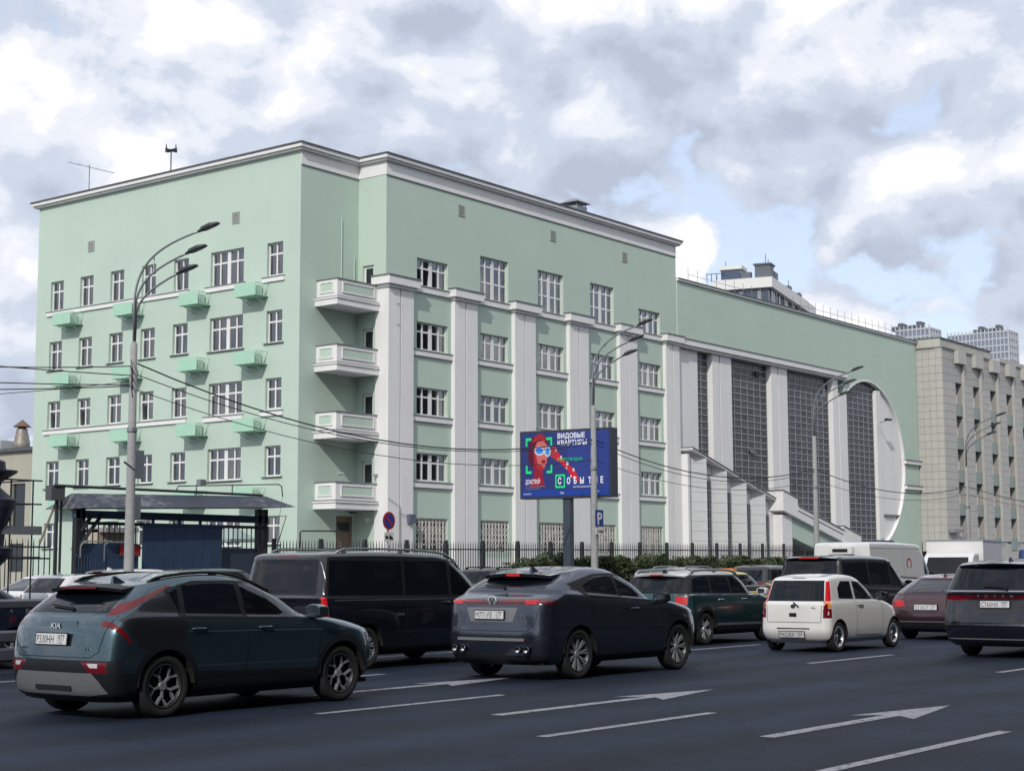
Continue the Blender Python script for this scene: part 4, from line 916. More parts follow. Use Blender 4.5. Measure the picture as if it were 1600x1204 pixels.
def hedge(x0, x1, y0, y1, z1):
    """clipped hedge: many leaf-sized faces through its volume"""
    r = random.Random(3); m = MB()
    for k in range(34000):
        x, y = r.uniform(x0, x1), r.uniform(y0, y1)
        top = z1+0.13*math.sin(x*1.7)+0.09*math.sin(x*4.3+1)+0.05*math.sin(x*9.1)
        z = r.uniform(0.15, top) if r.random() < 0.55 else top-abs(r.gauss(0, 0.12))
        if r.random() < 0.4: y = y0+abs(r.gauss(0, 0.08))
        s = r.uniform(0.035, 0.075); a = Vector((r.gauss(0, 1), r.gauss(0, 1), r.gauss(0, 1))).normalized(); b = a.orthogonal().normalized(); b.rotate(Matrix.Rotation(r.uniform(0, 6.28), 3, a)); c = a.cross(b)
        p = Vector((x, y, z)); m.quad(tuple(p-b*s), tuple(p+c*s*0.55), tuple(p+b*s), tuple(p-c*s*0.55))
    o = m.build('hedge_leaves', LEAF, None, fix=False); return o
def leaf_mat():
    m = bpy.data.materials.new('hedge_leaf'); m.use_nodes = True; T = NT(m.node_tree); b = T.n['Principled BSDF']
    g = T.new('ShaderNodeNewGeometry'); n = T.new('ShaderNodeTexNoise', ins={'Scale': 1.6, 'Detail': 3.0}); T.put(n.inputs['Vector'], g.outputs['Position'])
    f = T.math('ADD', T.math('MULTIPLY', g.outputs['Random Per Island'], 0.6), T.math('MULTIPLY', n.outputs['Fac'], 0.5))
    T.put(b.inputs['Base Color'], T.ramp(f, [(0.2, (0.028, 0.045, 0.020)), (0.6, (0.055, 0.085, 0.032)), (0.9, (0.10, 0.12, 0.045))], 'LINEAR')); b.inputs['Roughness'].default_value = 0.6
    return m
LEAF = leaf_mat()
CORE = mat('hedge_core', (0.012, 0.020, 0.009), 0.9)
hg = thing('hedge', 'low clipped green hedge at the foot of the iron fence', 'hedge', (61, 38.4, 0.13), world=True)
h1 = hedge(50.2, 72.5, 37.8, 39.1, 2.02); h1.parent = hg; h1.matrix_parent_inverse = Matrix.Translation(-hg.location); h1.name = 'leaves'; stuff(h1)
m = MB(); r = random.Random(5)
for k in range(60): x, y = r.uniform(50.3, 72.4), r.uniform(38.0, 38.9); m.tube([(x, y, 0.1), (x+r.uniform(-.2, .2), y+r.uniform(-.15, .15), 1.7)], 0.02, 4)
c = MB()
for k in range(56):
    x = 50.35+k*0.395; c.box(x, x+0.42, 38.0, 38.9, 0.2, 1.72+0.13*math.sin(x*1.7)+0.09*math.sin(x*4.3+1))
stuff(c.build('dark_core', CORE, hg, fix=False))  # solid dark boxes stand for the shade inside the hedge
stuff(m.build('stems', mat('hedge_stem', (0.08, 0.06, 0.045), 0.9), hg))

# ---- road signs
SB, SR, SW = mat('sign_blue', (0.015, 0.05, 0.27), 0.45), mat('sign_red', (0.42, 0.02, 0.03), 0.45), mat('sign_white', (0.72, 0.72, 0.72), 0.5)
def disc(m, x, z, r, y, n=28): return m.poly([(x+r*math.cos(2*math.pi*k/n), y, z+r*math.sin(2*math.pi*k/n)) for k in range(n)])
sg = thing('no_parking_sign', 'round blue no-parking sign with red slash above a tow-truck plate', 'sign', (40.15, 36, 0.13), world=True)
MB().tube([(40.15, 36.06, 0.1), (40.15, 36.06, 3.5)], 0.035, 8).build('post', STEEL, sg)
MB().lathe([(0.30, 0), (0.30, 0.02)], 28, lambda a, b, h: (40.15+a, 36.0+h, 3.22+b)).build('plate', SR, sg)
disc(MB(), 40.15, 3.22, 0.23, 35.995).build('blue_field', SB, sg, fix=False)
MB().poly([(40.15-0.19, 35.991, 3.22+0.14), (40.15-0.14, 35.991, 3.22+0.19), (40.15+0.19, 35.991, 3.22-0.14), (40.15+0.14, 35.991, 3.22-0.19)]).build('slash', SR, sg, fix=False)
MB().box(39.92, 40.38, 36.0, 36.02, 2.52, 2.84).build('tow_plate', SW, sg)
MB().poly([(39.97, 35.995, 2.62), (40.12, 35.995, 2.62), (40.12, 35.995, 2.7), (39.97, 35.995, 2.74)]).poly([(40.16, 35.995, 2.6), (40.34, 35.995, 2.6), (40.34, 35.995, 2.66), (40.24, 35.995, 2.72), (40.16, 35.995, 2.76)]).build('tow_symbol', BLACK, sg, fix=False)
MB().box(40.02, 40.28, 36.0, 36.02, 2.15, 2.48).build('arrow_plate', SW, sg); MB().box(40.135, 40.165, 35.99, 35.996, 2.2, 2.42).build('arrow_symbol', BLACK, sg)
pk = thing('parking_sign', 'square blue parking sign with white P strapped to a lamp post', 'sign', (48.75, 33.4, 3.1), world=True)
MB().box(48.5, 49.0, 33.40, 33.42, 3.15, 3.75).build('plate', SB, pk); link('lettering', text_mesh('P', 0.62, 0.004, 'CENTER', 0.012), SW, pk, (48.75, 33.395, 3.22), (math.pi/2, 0, 0))
MB().box(48.52, 48.98, 33.40, 33.42, 2.86, 3.1).build('distance_plate', SW, pk); link('lettering', text_mesh('→10м', 0.16, 0.003, 'CENTER'), BLACK, pk, (48.75, 33.395, 2.92), (math.pi/2, 0, 0))
st = thing('street_name_sign', 'dark blue street name sign on a post above the white van', 'sign', (92.5, 42, 0.13), world=True)
MB().box(-1.5, 1.5, 0, 0.05, 2.92, 3.34).build('plate', mat('sign_navy', (0.02, 0.03, 0.12), 0.5), st).location = (93.2, 42.6, 0)
MB().tube([(93.2, 42.66, 0.1), (93.2, 42.66, 3.5)], 0.05, 8).build('post', STEEL, st)
link('lettering', text_mesh('САД Т УЛИЦА', 0.3, 0.002, 'CENTER'), SW, st, (93.2, 42.59, 3.02), (math.pi/2, 0, 0))
ns = thing('sign_back', 'grey metal signs seen edge-on on the nearest lamp post', 'sign', (27.5, 33.5, 3), world=True)
MB().box(27.52, 27.86, 33.7, 33.72, 4.0, 4.75).build('upper_plate', mat('sign_back_grey', (0.42, 0.44, 0.45), 0.5, metal=0.3), ns); MB().box(27.50, 27.78, 33.7, 33.72, 2.95, 3.55).build('lower_plate', MATS['sign_back_grey'], ns)
MB().tube([(27.3, 33.4, 4.2), (26.75, 33.1, 4.35), (26.6, 33.0, 4.38)], 0.03, 6).build('camera_arm', STEEL, ns)

# ---- dark tiered ornament in a wire frame at the left edge
orn = thing('street_ornament', 'dark tiered metal ornament inside a thin rod frame at the left edge', 'ornament', (21.6, 32, 0), world=True)
NV = mat('ornament_navy', (0.03, 0.035, 0.055), 0.5, metal=0.2, var=0.2)
MB().lathe([(0.40, 0.0), (0.45, 0.3), (0.30, 1.2), (0.28, 1.7), (0.52, 1.95), (0.55, 2.1), (0.34, 2.15), (0.36, 2.5), (0.55, 3.05), (0.58, 3.2), (0.42, 3.32), (0.22, 3.5), (0.26, 3.62), (0.60, 3.84), (0.60, 3.88), (0.34, 3.9), (0.32, 4.08), (0.26, 4.12)], 20, lambda x, y, h: (22.0+x, 32.0+y, h)).build('tiers', NV, orn, smooth=False)
for x in (22.35, 22.95):
    for y in (31.7, 33.0): MB().tube([(x, y, 0), (x, y, 3.7)], 0.02, 5).build('rod', DARKM, orn)
for z in (3.68, 3.13, 1.9): MB().tube([(20.5, 31.7, z), (23.2, 31.7, z)], 0.02, 5).tube([(22.95, 31.7, z), (22.95, 33.0, z)], 0.02, 5).build('rod', DARKM, orn)
MB().box(20.4, 23.2, 31.66, 31.70, 2.42, 2.62).build('band', STEEL, orn)

# ================================================================== vehicles
def paint_mat(name, col, metal=0.0, rough=0.35, coat=1.0):
    if name in MATS: return MATS[name]
    m = bpy.data.materials.new(name); m.use_nodes = True; T = NT(m.node_tree); b = T.n['Principled BSDF']
    g = T.new('ShaderNodeTexCoord').outputs['Object']
    n = T.new('ShaderNodeTexNoise', ins={'Scale': 3.0, 'Detail': 6.0, 'Roughness': 0.65}); T.put(n.inputs['Vector'], g)
    sep = T.new('ShaderNodeSeparateXYZ'); T.put(sep.inputs[0], g)
    low = T.math('MULTIPLY', T.math('SUBTRACT', 0.62, sep.outputs[2], clamp=True), 1.0)      # road dust on the sills
    f = T.math('MULTIPLY', T.math('ADD', T.math('MULTIPLY', low, 0.5), 0.015), n.outputs['Fac'], clamp=True)
    T.put(b.inputs['Base Color'], T.mix(f, (*col, 1), (0.06, 0.06, 0.065, 1)))
    b.inputs['Metallic'].default_value = metal; T.put(b.inputs['Roughness'], T.math('ADD', rough, T.math('MULTIPLY', f, 0.6)))
    b.inputs['Coat Weight'].default_value = coat; T.put(b.inputs['Coat Roughness'], T.math('ADD', 0.02, T.math('MULTIPLY', f, 0.5)))
    MATS[name] = m; return m
PRIV = mat('privacy_glass', (0.004, 0.006, 0.010), 0.03, spec=0.38)
SEMI = glass_mat('car_glass', (0.62, 0.70, 0.72), 0.015, 0.03)
PLAST = mat('black_plastic', (0.012, 0.013, 0.016), 0.5, spec=0.22)
SEAM = mat('shut_line', (0.004, 0.004, 0.005), 0.8)
TYRE = mat('tyre_rubber', (0.014, 0.014, 0.015), 0.85, var=0.2, vscale=20)
ALLOY = mat('alloy_silver', (0.5, 0.51, 0.53), 0.4, metal=0.5)
ALLOYD = mat('alloy_dark', (0.05, 0.052, 0.058), 0.4, metal=0.6)
CHROME = mat('chrome', (0.62, 0.63, 0.65), 0.15, metal=1.0)
SILVP = mat('silver_plastic', (0.20, 0.205, 0.22), 0.4, metal=0.35)
REDD = mat('tail_lens_dark', (0.06, 0.002, 0.006), 0.12, coat=0.5); REDB = mat('tail_lens_lit', (0.42, 0.004, 0.008), 0.3, emit=0.30, coat=0.15); REDM = mat('tail_lens_red', (0.13, 0.003, 0.008), 0.15, coat=0.3, emit=0.02)
AMBER = mat('amber_lens', (0.62, 0.20, 0.04), 0.2, coat=0.6, emit=0.12); CLEARL = mat('clear_lens', (0.55, 0.55, 0.57), 0.15, coat=0.8)
PLATEW = mat('plate_white', (0.62, 0.63, 0.64), 0.5); PLATEB = mat('plate_letters', (0.015, 0.015, 0.015), 0.6)
SEATM = mat('seat_cloth', (0.03, 0.03, 0.033), 0.85); FLOORM = mat('car_underbody', (0.008, 0.008, 0.008), 0.9)

def pchip(ys, sub):
    """monotone cubic through equally spaced values, sub steps per interval"""
    n = len(ys); d = [ys[i+1]-ys[i] for i in range(n-1)]; m = [0.0]*n
    for i in range(1, n-1): m[i] = 0.0 if d[i-1]*d[i] <= 0 else 2*d[i-1]*d[i]/(d[i-1]+d[i])
    m[0], m[-1] = d[0], d[-1]; out = []
    for i in range(n-1):
        for k in range(sub):
            t = k/sub; h = t*t*(3-2*t); out.append(ys[i]*(1-h)+ys[i+1]*h+m[i]*t*(1-t)**2-m[i+1]*t*t*(1-t))
    out.append(ys[-1]); return out
def shell(s):
    """car body as stacked rings (rear x,z, front x,z, half width); returns a bmesh"""
    L, Wd, gc = s['L'], s['W']/2, s.get('gc', 0.20); zb, zc, zh = s['zb'], s['zc'], s['zh']
    g0, g1, w0, w1 = s['g0'], s['g1'], s['w0'], s['w1']; zr, zf, wr_ = s['zr'], s['zf'], s.get('wroof', 0.77); cr = s.get('cr', 0.32); cf = s.get('cf', 0.75)
    up = s.get('wup', 0.935); mid = s.get('mid', (0.5, 0.5)); tail = s.get('tail', 0.05)
    K = [(0.16, gc, L-0.30, gc, 0.86, cr, cf), (0.05, gc+0.09, L-0.10, gc+0.09, 0.95, cr, cf), (0.0, s.get('zbump', 0.50), L-0.01, 0.48, 0.995, cr, cf), (0.012, s.get('zbump', 0.50)+0.15, L, 0.62, 1.0, cr, cf),
         (tail, zb-0.16, L-0.07, zh-0.08, s.get('wsh', 0.992), cr, cf), (g0-0.03, zb-0.03, L-0.24, zh, 0.972, cr, cf+0.1), (g0, zb, (w0+L-0.2)/2, (zh+zc)/2+0.025, 0.955, cr, cf+0.15), (g0+0.015, zb+0.03, w0, zc, up, cr, 0.75),
         (g0+(g1-g0)*mid[0], zb+(zr-zb)*mid[1], w0+(w1-w0)*0.5, zc+(zf-zc)*0.53, up+(wr_-up)*0.45, cr*0.9, 0.65), (g1-0.02, zr-0.06, w1+0.06, zf-0.05, wr_+0.01, cr*0.8, 0.6), (g1+0.05, zr-0.012, w1-0.06, zf-0.012, wr_-0.05, cr*0.8, 0.6),
         (g1+0.22, zr+0.012, w1-0.25, zf+0.012, wr_*0.78, cr*0.8, 0.55), (g1+0.5, zr+0.022, w1-0.5, zf+0.022, wr_*0.4, cr, 0.5), (g1+0.6, zr+0.026, w1-0.6, zf+0.026, 0.02, cr, 0.5)]
    arch_w = [0, 0, 0, 0, 0, 0, 0, 0, 0.5, 1, 1, 1, 1, 1]
    sub = 5; cols = [pchip([k[i] for k in K], sub) for i in range(7)]; aw = pchip(arch_w, sub)
    pr, pf = s.get('pr', 3.4), s.get('pf', 2.6); nr, ns, nf = 22, 36, 16; bm = bmesh.new(); rows = []
    for j in range(len(cols[0])):
        xr, z0, xf, z1, wf, c0, c1 = [c[j] for c in cols]; w = Wd*wf; ring = []
        c0 = min(c0, (xf-xr)*0.45); c1 = min(c1, (xf-xr)*0.45)
        for k in range(nr):
            ph = math.pi/2*k/nr; ring.append((xr+c0*(1-math.cos(ph)**(2/pr)), w*math.sin(ph)**(2/pr)))
        for k in range(ns+1): ring.append((xr+c0+(xf-xr-c0-c1)*k/ns, w))
        for k in range(1, nf+1):
            ph = math.pi/2*(1-k/nf); ring.append((xf-c1*(1-max(0, math.cos(ph))**(2/pf)), w*max(0, math.sin(ph))**(2/pf)))
        vs = []
        for x, y in ring:
            t = (x-xr)/max(1e-6, xf-xr); z = z0+(z1-z0)*t+s.get('arch', 0.03)*4*t*(1-t)*aw[j]
            vs.append((x, y, z))
        full = [bm.verts.new((x, -y, z)) for x, y, z in vs]+[bm.verts.new((x, y, z)) for x, y, z in vs[-2:0:-1]]
        rows.append(full)
    n = len(rows[0]); rl = bm.faces.layers.int.new('row')
    for j, (a, b) in enumerate(zip(rows, rows[1:])):
        for k in range(n): f = bm.faces.new((a[k], a[(k+1) % n], b[(k+1) % n], b[k])); f[rl] = j
    f = bm.faces.new(rows[-1]); f[rl] = 99; bm.normal_update()
    # make normals point outwards
    f = max(bm.faces, key=lambda f: -f.calc_center_median().y)
    if f.normal.y > 0: bmesh.ops.reverse_faces(bm, faces=bm.faces); bm.normal_update()
    return bm
def wheel_meshes(wr, style, wid=0.22):
    rr = wr*s_ratio(style); ax = lambda x, y, h: (x, h, y)
    ty = MB().lathe([(rr, -wid*0.40), (rr+0.015, -wid*0.48), (wr-0.03, -wid*0.5), (wr-0.004, -wid*0.40), (wr, -wid*0.2), (wr, wid*0.2), (wr-0.004, wid*0.40), (wr-0.03, wid*0.5), (rr+0.015, wid*0.48), (rr, wid*0.40)], 40, ax, close=False).mesh('tyre', True)
    rim = MB().lathe([(rr, -wid*0.45), (rr, wid*0.44), (rr-0.012, wid*0.46), (rr-0.022, wid*0.42), (rr-0.025, -wid*0.2)], 40, ax, close=False).mesh('rim', True)
    sp = MB()
    def spoke(r0, a0, r1, a1, wa, wb, o=0.0):
        P = []
        for r_, an, w_ in ((r0, a0, wa), (r1, a1, wb)):
            c, d = math.cos(an), math.sin(an); t = (-math.sin((a0+a1)/2), math.cos((a0+a1)/2))
            for sgn, h in ((-1, wid*0.18), (1, wid*0.18), (1, wid*0.36+o), (-1, wid*0.36+o)):
                hh = h-(0.02 if r_ < rr*0.5 else 0); P.append((c*r_+t[0]*w_*sgn, hh, d*r_+t[1]*w_*sgn))
        sp.hexa([P[0], P[1], P[5], P[4], P[3], P[2], P[6], P[7]])
    kind, n = style
    for k in range(n):
        a = 2*math.pi*k/n+math.pi/2; e = rr-0.015
        if kind == 'y':      # stem that forks towards the rim
            spoke(0.03, a, rr*0.50, a, 0.012, 0.010); spoke(rr*0.48, a, e, a+0.36, 0.011, 0.013); spoke(rr*0.48, a, e, a-0.36, 0.011, 0.013); spoke(e-0.012, a+0.35, e-0.012, a+0.90, 0.008, 0.008)
        elif kind == 'pair': spoke(0.03, a, e, a+0.10, 0.008, 0.009); spoke(0.03, a, e, a-0.10, 0.008, 0.009)
        elif kind == 'wide': spoke(0.03, a, e, a, 0.03, 0.048)
        elif kind == 'double': spoke(0.03, a-0.06, e, a-0.20, 0.016, 0.022); spoke(0.03, a+0.06, e, a+0.20, 0.016, 0.022)
    sp.lathe([(0.001, wid*0.33), (0.045, wid*0.33), (0.055, wid*0.2)], 12, ax)
    disc = MB().lathe([(0.001, 0.0), (rr-0.03, 0.0)], 24, ax, close=False).mesh('brake_disc')
    return ty, rim, sp.mesh('spokes'), disc
def s_ratio(style): return {'y': 0.715, 'pair': 0.735, 'wide': 0.68, 'double': 0.70}[style[0]]

def build_car(s, label, cat, loc, rz=0.0, group=None, name='car'):
    root = thing(name, label, cat, loc, rz, group)
    bm = shell(s); tree = BVHTree.FromBMesh(bm); L, Wd = s['L'], s['W']/2; P = s['paint']
    lay = bm.faces.layers.int.new('pid'); info = {0: ('body', P, None)}
    def clip(poly, ax, sel, pid):
        ar = sum(poly[i][0]*poly[(i+1) % len(poly)][1]-poly[(i+1) % len(poly)][0]*poly[i][1] for i in range(len(poly)))
        if ar < 0: poly = poly[::-1]
        u0, u1 = min(p[0] for p in poly), max(p[0] for p in poly); v0, v1 = min(p[1] for p in poly), max(p[1] for p in poly); cand = []
        for f in bm.faces:
            if not sel(f): continue
            us = [v.co[ax] for v in f.verts]; vs = [v.co.z for v in f.verts]
            if max(us) < u0 or min(us) > u1 or max(vs) < v0 or min(vs) > v1: continue
            cand.append(f)
        for i in range(len(poly)):
            a, b = poly[i], poly[(i+1) % len(poly)]; n2 = (b[1]-a[1], -(b[0]-a[0]))
            co = Vector((0, 0, a[1])); no = Vector((0, 0, n2[1])); co[ax] = a[0]; no[ax] = n2[0]
            if no.length < 1e-9 or not cand: continue
            geom = list({e for f in cand for e in f.edges})+list({v for f in cand for v in f.verts})+cand
            res = bmesh.ops.bisect_plane(bm, geom=geom, dist=1e-5, plane_co=co, plane_no=no)
            fs = [g for g in res['geom'] if isinstance(g, bmesh.types.BMFace)]
            cand = [f for f in fs if (f.calc_center_median()-co).dot(no) <= 0]
        for f in cand: f[lay] = pid
    nid = [0]
    def part(nm, m, polys, view, parent=None, sides=(-1, 1), limit=None, anyn=None):
        """cut outline(s) out of the body: view 'side' (x,z) mirrored left/right, 'rear' or 'front' (y,z), 'rear2' = mirrored pair"""
        for sd in (sides if view in ('side', 'rear2') else (1,)):
            nid[0] += 1; info[nid[0]] = (nm, m, parent)
            for poly in (polys if isinstance(polys[0][0], (tuple, list)) else [polys]):
                if view == 'side': clip(list(poly), 0, lambda f: (f.calc_center_median().y*sd > anyn) if anyn else (f.calc_center_median().y*sd > 0.02 and abs(f.normal.y) > 0.35), nid[0])
                elif view == 'front': clip(list(poly), 1, lambda f: f.calc_center_median().x > L*0.55 and f.normal.x > 0.25, nid[0])
                else:
                    pl = [(y*(sd if view == 'rear2' else 1), z) for y, z in poly]
                    clip(pl, 1, lambda f: f.calc_center_median().x < L*0.4 and f.normal.x < -(limit or 0.22), nid[0])
    if s.get('roof_m'):
        nid[0] += 1; info[nid[0]] = ('roof', s['roof_m'], None); rl = bm.faces.layers.int['row']
        for f in bm.faces:
            if f[rl] >= 46: f[lay] = nid[0]
    circ = lambda cx, cz, r_, n=26: [(cx+r_*math.cos(2*math.pi*k/n), cz+r_*math.sin(2*math.pi*k/n)) for k in range(n)]
    wr, ax0, ax1 = s['wr'], s['ro'], s['ro']+s['wb']
    for p in s.get('parts', []): part(*p[:4], **(p[4] if len(p) > 4 else {}))
    if s.get('clad'):
        for x in (ax0, ax1): part('arch_trim', s.get('cladm', PLAST), circ(x, wr, wr+0.13), 'side')
    nid[0] += 1; hole = nid[0]; info[hole] = None
    for x in (ax0, ax1):
        for sd in (-1, 1): clip(circ(x, wr, wr+0.055), 0, lambda f: f.calc_center_median().y*sd > 0.02 and abs(f.normal.y) > 0.3, hole)
    # separate the pieces
    made = {}
    for pid in range(nid[0]+1):
        if info[pid] is None: continue
        fs = [f for f in bm.faces if f[lay] == pid]
        if not fs: continue
        nm, m, par = info[pid]; idx = {}; V = []; F_ = []
        for f in fs:
            q = []
            for v in f.verts:
                if v.index not in idx or True:
                    key = v
                    if key not in idx: idx[key] = len(V); V.append(tuple(v.co))
                q.append(idx[key])
            F_.append(q)
        me = bpy.data.meshes.new(nm); me.from_pydata(V, [], F_); me.update()
        for p in me.polygons: p.use_smooth = True
        o = link(nm, me, m, root); made.setdefault(nm, []).append(o)
    bm.free()
    body = made['body'][0]
    def hitR(y, z):
        h = tree.ray_cast(Vector((-3, y, z)), Vector((1, 0, 0))); return (h[0], h[1]) if h[0] else (Vector((0, y, z)), Vector((-1, 0, 0)))
    def hitS(x, z, sd=-1):
        h = tree.ray_cast(Vector((x, 5*sd, z)), Vector((0, -sd, 0))); return (h[0], h[1]) if h[0] else (Vector((x, sd*Wd, z)), Vector((0, sd, 0)))
    # shut lines
    def strip(path, view, w=0.009, m=SEAM, nm='shut_line', off=0.0025, sides=(-1, 1)):
        for sd in (sides if view == 'side' else (1,)):
            pts = []
            for a, b in zip(path, path[1:]):
                n = max(1, int(math.hypot(b[0]-a[0], b[1]-a[1])/0.06))
                for k in range(n): pts.append((a[0]+(b[0]-a[0])*k/n, a[1]+(b[1]-a[1])*k/n))
            pts.append(path[-1]); H = [hitS(u, v, sd) if view == 'side' else hitR(u, v) for u, v in pts]
            mb = MB(); prev = None
            for k, (p, n_) in enumerate(H):
                t = (H[min(k+1, len(H)-1)][0]-H[max(k-1, 0)][0])
                if t.length < 1e-6: continue
                c = n_.cross(t.normalized()).normalized()*w/2; q = p+n_*off; cur = (tuple(q-c), tuple(q+c))
                if prev: mb.quad(prev[0], prev[1], cur[1], cur[0])
                prev = cur
            if mb.f: mb.build(nm, m, root, fix=False)
    for st in s.get('seams', []): strip(*st[:2], **(st[2] if len(st) > 2 else {}))
    # underbody and wheel wells
    MB().box(0.22, L-0.3, -Wd*0.82, Wd*0.82, s.get('gc', 0.2)+0.01, s.get('gc', 0.2)+0.06).box(0.3, L-0.5, -Wd*0.6, Wd*0.6, s.get('gc', 0.2)+0.06, 0.55).build('underbody', FLOORM, root)
    for x in (ax0, ax1):
        for sd in (-1, 1):
            w = MB(); n = 14; y0, y1 = sd*(Wd-0.005), sd*(Wd-0.36)
            arc_ = [(x+(wr+0.055)*math.cos(a), wr+(wr+0.055)*math.sin(a)) for a in [(0.03+(math.pi-0.06)*k/n) for k in range(n+1)]]
            y0 = sd*(abs(hitS(x, wr+0.09+wr, sd)[0].y)-0.004)
            for (a, b), (c, d) in zip(arc_, arc_[1:]): w.quad((a, y0, b), (c, y0, d), (c, y1, d), (a, y1, b))
            w.poly([(a, y1, b) for a, b in arc_]); w.build('wheel_well', FLOORM, root, fix=False)
    tyre, rim, spk, disc = wheel_meshes(wr, s['wheel'], s.get('tw', 0.22)); rm, sm_ = s.get('rim_m', (ALLOYD, ALLOY))
    for x in (ax0, ax1):
        for sd in (-1, 1):
            yy = sd*(Wd-s.get('tw', 0.22)/2-s.get('inset', 0.03))
            o = link('wheel', tyre, TYRE, root, (x, yy, wr), (0, 0.3*sd+x, math.pi if sd < 0 else 0))
            link('rim', rim, rm, o); link('spokes', spk, sm_, o); link('brake_disc', disc, FLOORM, o)
    # number plate
    if s.get('plate'):
        y, z, txt, reg = s['plate'][:4]; p, n_ = hitR(y, z); tilt = math.atan2(n_.z, -n_.x)*0.6
        x = min(hitR(y-0.2, z)[0].x, hitR(y+0.2, z)[0].x, hitR(y, z-0.05)[0].x, hitR(y, z+0.05)[0].x)-0.012
        pl = MB().box(-0.012, 0.0, -0.275, 0.275, -0.068, 0.068).build('number_plate_frame', PLAST, root); pl.location = (x, y, z); pl.rotation_euler = (0, tilt, 0)
        fc = MB().quad((-0.014, 0.262, -0.056), (-0.014, -0.262, -0.056), (-0.014, -0.262, 0.056), (-0.014, 0.262, 0.056)).build('plate_face', PLATEW, pl, fix=False)
        # the face is seen from behind the car: text runs from +y to -y
        rot = (math.pi/2, 0, -math.pi/2)
        link('lettering', text_mesh(txt, 0.118, 0, 'LEFT', 0.0, 0.74), PLATEB, pl, (-0.0155, 0.250, -0.043), rot); link('lettering', text_mesh(reg, 0.092, 0, 'LEFT', 0.0005, 0.80), PLATEB, pl, (-0.0155, -0.117, -0.020), rot)
        link('lettering', text_mesh('RUS', 0.034, 0, 'LEFT', 0), PLATEB, pl, (-0.0155, -0.135, -0.050), rot); MB().quad((-0.0152, -0.10, -0.054), (-0.0152, -0.103, -0.054), (-0.0152, -0.103, 0.054), (-0.0152, -0.10, 0.054)).build('divider', PLATEB, pl, fix=False)
    # mirrors
    if s.get('mirror'):
        mx, mz, mm = s['mirror']
        for sd in (-1, 1):
            p = hitS(mx, mz, sd)[0]; y = abs(p.y); m = MB()
            prof = [(-0.06, 0.02, 0.03, 0.14), (0.02, 0.0, 0.035, 0.17), (0.10, 0.005, 0.05, 0.165), (0.17, 0.03, 0.08, 0.14)]   # y, z0, x-depth, z1
            for a, b in zip(prof, prof[1:]):
                Q = [(mx+dx, sd*(y+q[0]), mz+q[k]) for q in (a, b) for dx, k in ((-0.03, 1), (0.06+q[2], 1), (0.04+q[2], 3), (-0.03, 3))]
                m.hexa([Q[0], Q[1], Q[5], Q[4], Q[3], Q[2], Q[6], Q[7]])
            o = m.build('wing_mirror', mm, root); bv = o.modifiers.new('bevel', 'BEVEL'); bv.width = 0.015; bv.segments = 2; bv.limit_method = 'ANGLE'
            MB().quad((mx-0.032, sd*(y-0.03), mz+0.03), (mx-0.032, sd*(y+0.14), mz+0.045), (mx-0.032, sd*(y+0.14), mz+0.135), (mx-0.032, sd*(y-0.03), mz+0.15)).build('mirror_glass', mat('mirror_silver', (0.5, 0.55, 0.6), 0.05, metal=1.0), o, fix=False)
    # door handles
    for hx, hz in s.get('handles', []):
        for sd in (-1, 1):
            p = hitS(hx, hz, sd)[0]; m = MB().tube([(hx-0.10, p.y, hz), (hx-0.08, p.y+sd*0.028, hz+0.003), (hx+0.08, p.y+sd*0.028, hz+0.003), (hx+0.10, p.y, hz)], 0.013, 6); m.build('door_handle', s.get('handle_m', P), root, smooth=True)
    # roof rails
    if s.get('rails'):
        x0, x1, m_ = s['rails']; 
        for sd in (-1, 1):
            pts = []
            for k in range(17):
                x = x0+(x1-x0)*k/16; yy = sd*Wd*(s.get('wroof', 0.77)-0.07); h = tree.ray_cast(Vector((x, yy, 4)), Vector((0, 0, -1)))
                pts.append((x, yy, (h[0].z if h[0] else s['zr'])+(s.get('rail_h', 0.055) if 0 < k < 16 else -0.005)))
            o = MB().tube(pts, s.get('rail_r', 0.018), 6).build('roof_rail', m_, root, smooth=True)
            for k in (1, 8, 15): MB().box(pts[k][0]-0.05, pts[k][0]+0.05, pts[k][1]-0.014, pts[k][1]+0.014, pts[k][2]-0.07, pts[k][2]).build('rail_foot', m_, o)
    # spoiler over the rear glass
    if s.get('spoiler'):
        dx, th, wf, m_ = s['spoiler']; wy = Wd*wf; g1, zr = s['g1'], s['zr']; m = MB(); n = 12
        sec = lambda t: [(g1+0.16, zr+0.012-0.02*t*t), (g1-dx+0.10*t*t, zr-0.012-0.035*t*t), (g1-dx+0.015+0.10*t*t, zr-0.012-th-0.035*t*t), (g1+0.12, zr-0.06-th*0.6)]
        R_ = [[(a, wy*(2*k/n-1), b) for a, b in sec(abs(2*k/n-1))] for k in range(n+1)]
        for a, b in zip(R_, R_[1:]):
            for q in range(4): m.quad(a[q], a[(q+1) % 4], b[(q+1) % 4], b[q])
        m.poly(R_[0]); m.poly(R_[-1][::-1]); sp = m.build('spoiler', m_, root)
        if s.get('stop_lamp'): sw_, sm2 = s['stop_lamp']; MB().box(g1-dx-0.006, g1-dx+0.01, -sw_, sw_, zr-0.012-th*0.85, zr-0.012-th*0.15).build('stop_lamp', sm2, sp)
    # seats behind the clear glass
    for sx, sy in s.get('seats', []):
        m = MB().box(sx, sx+0.14, sy-0.22, sy+0.22, 0.5, s['zc']+0.10).box(sx+0.02, sx+0.11, sy-0.12, sy+0.12, s['zc']+0.12, s['zc']+0.33); o = m.build('seat', SEATM, root); bv = o.modifiers.new('bevel', 'BEVEL'); bv.width = 0.04; bv.segments = 2
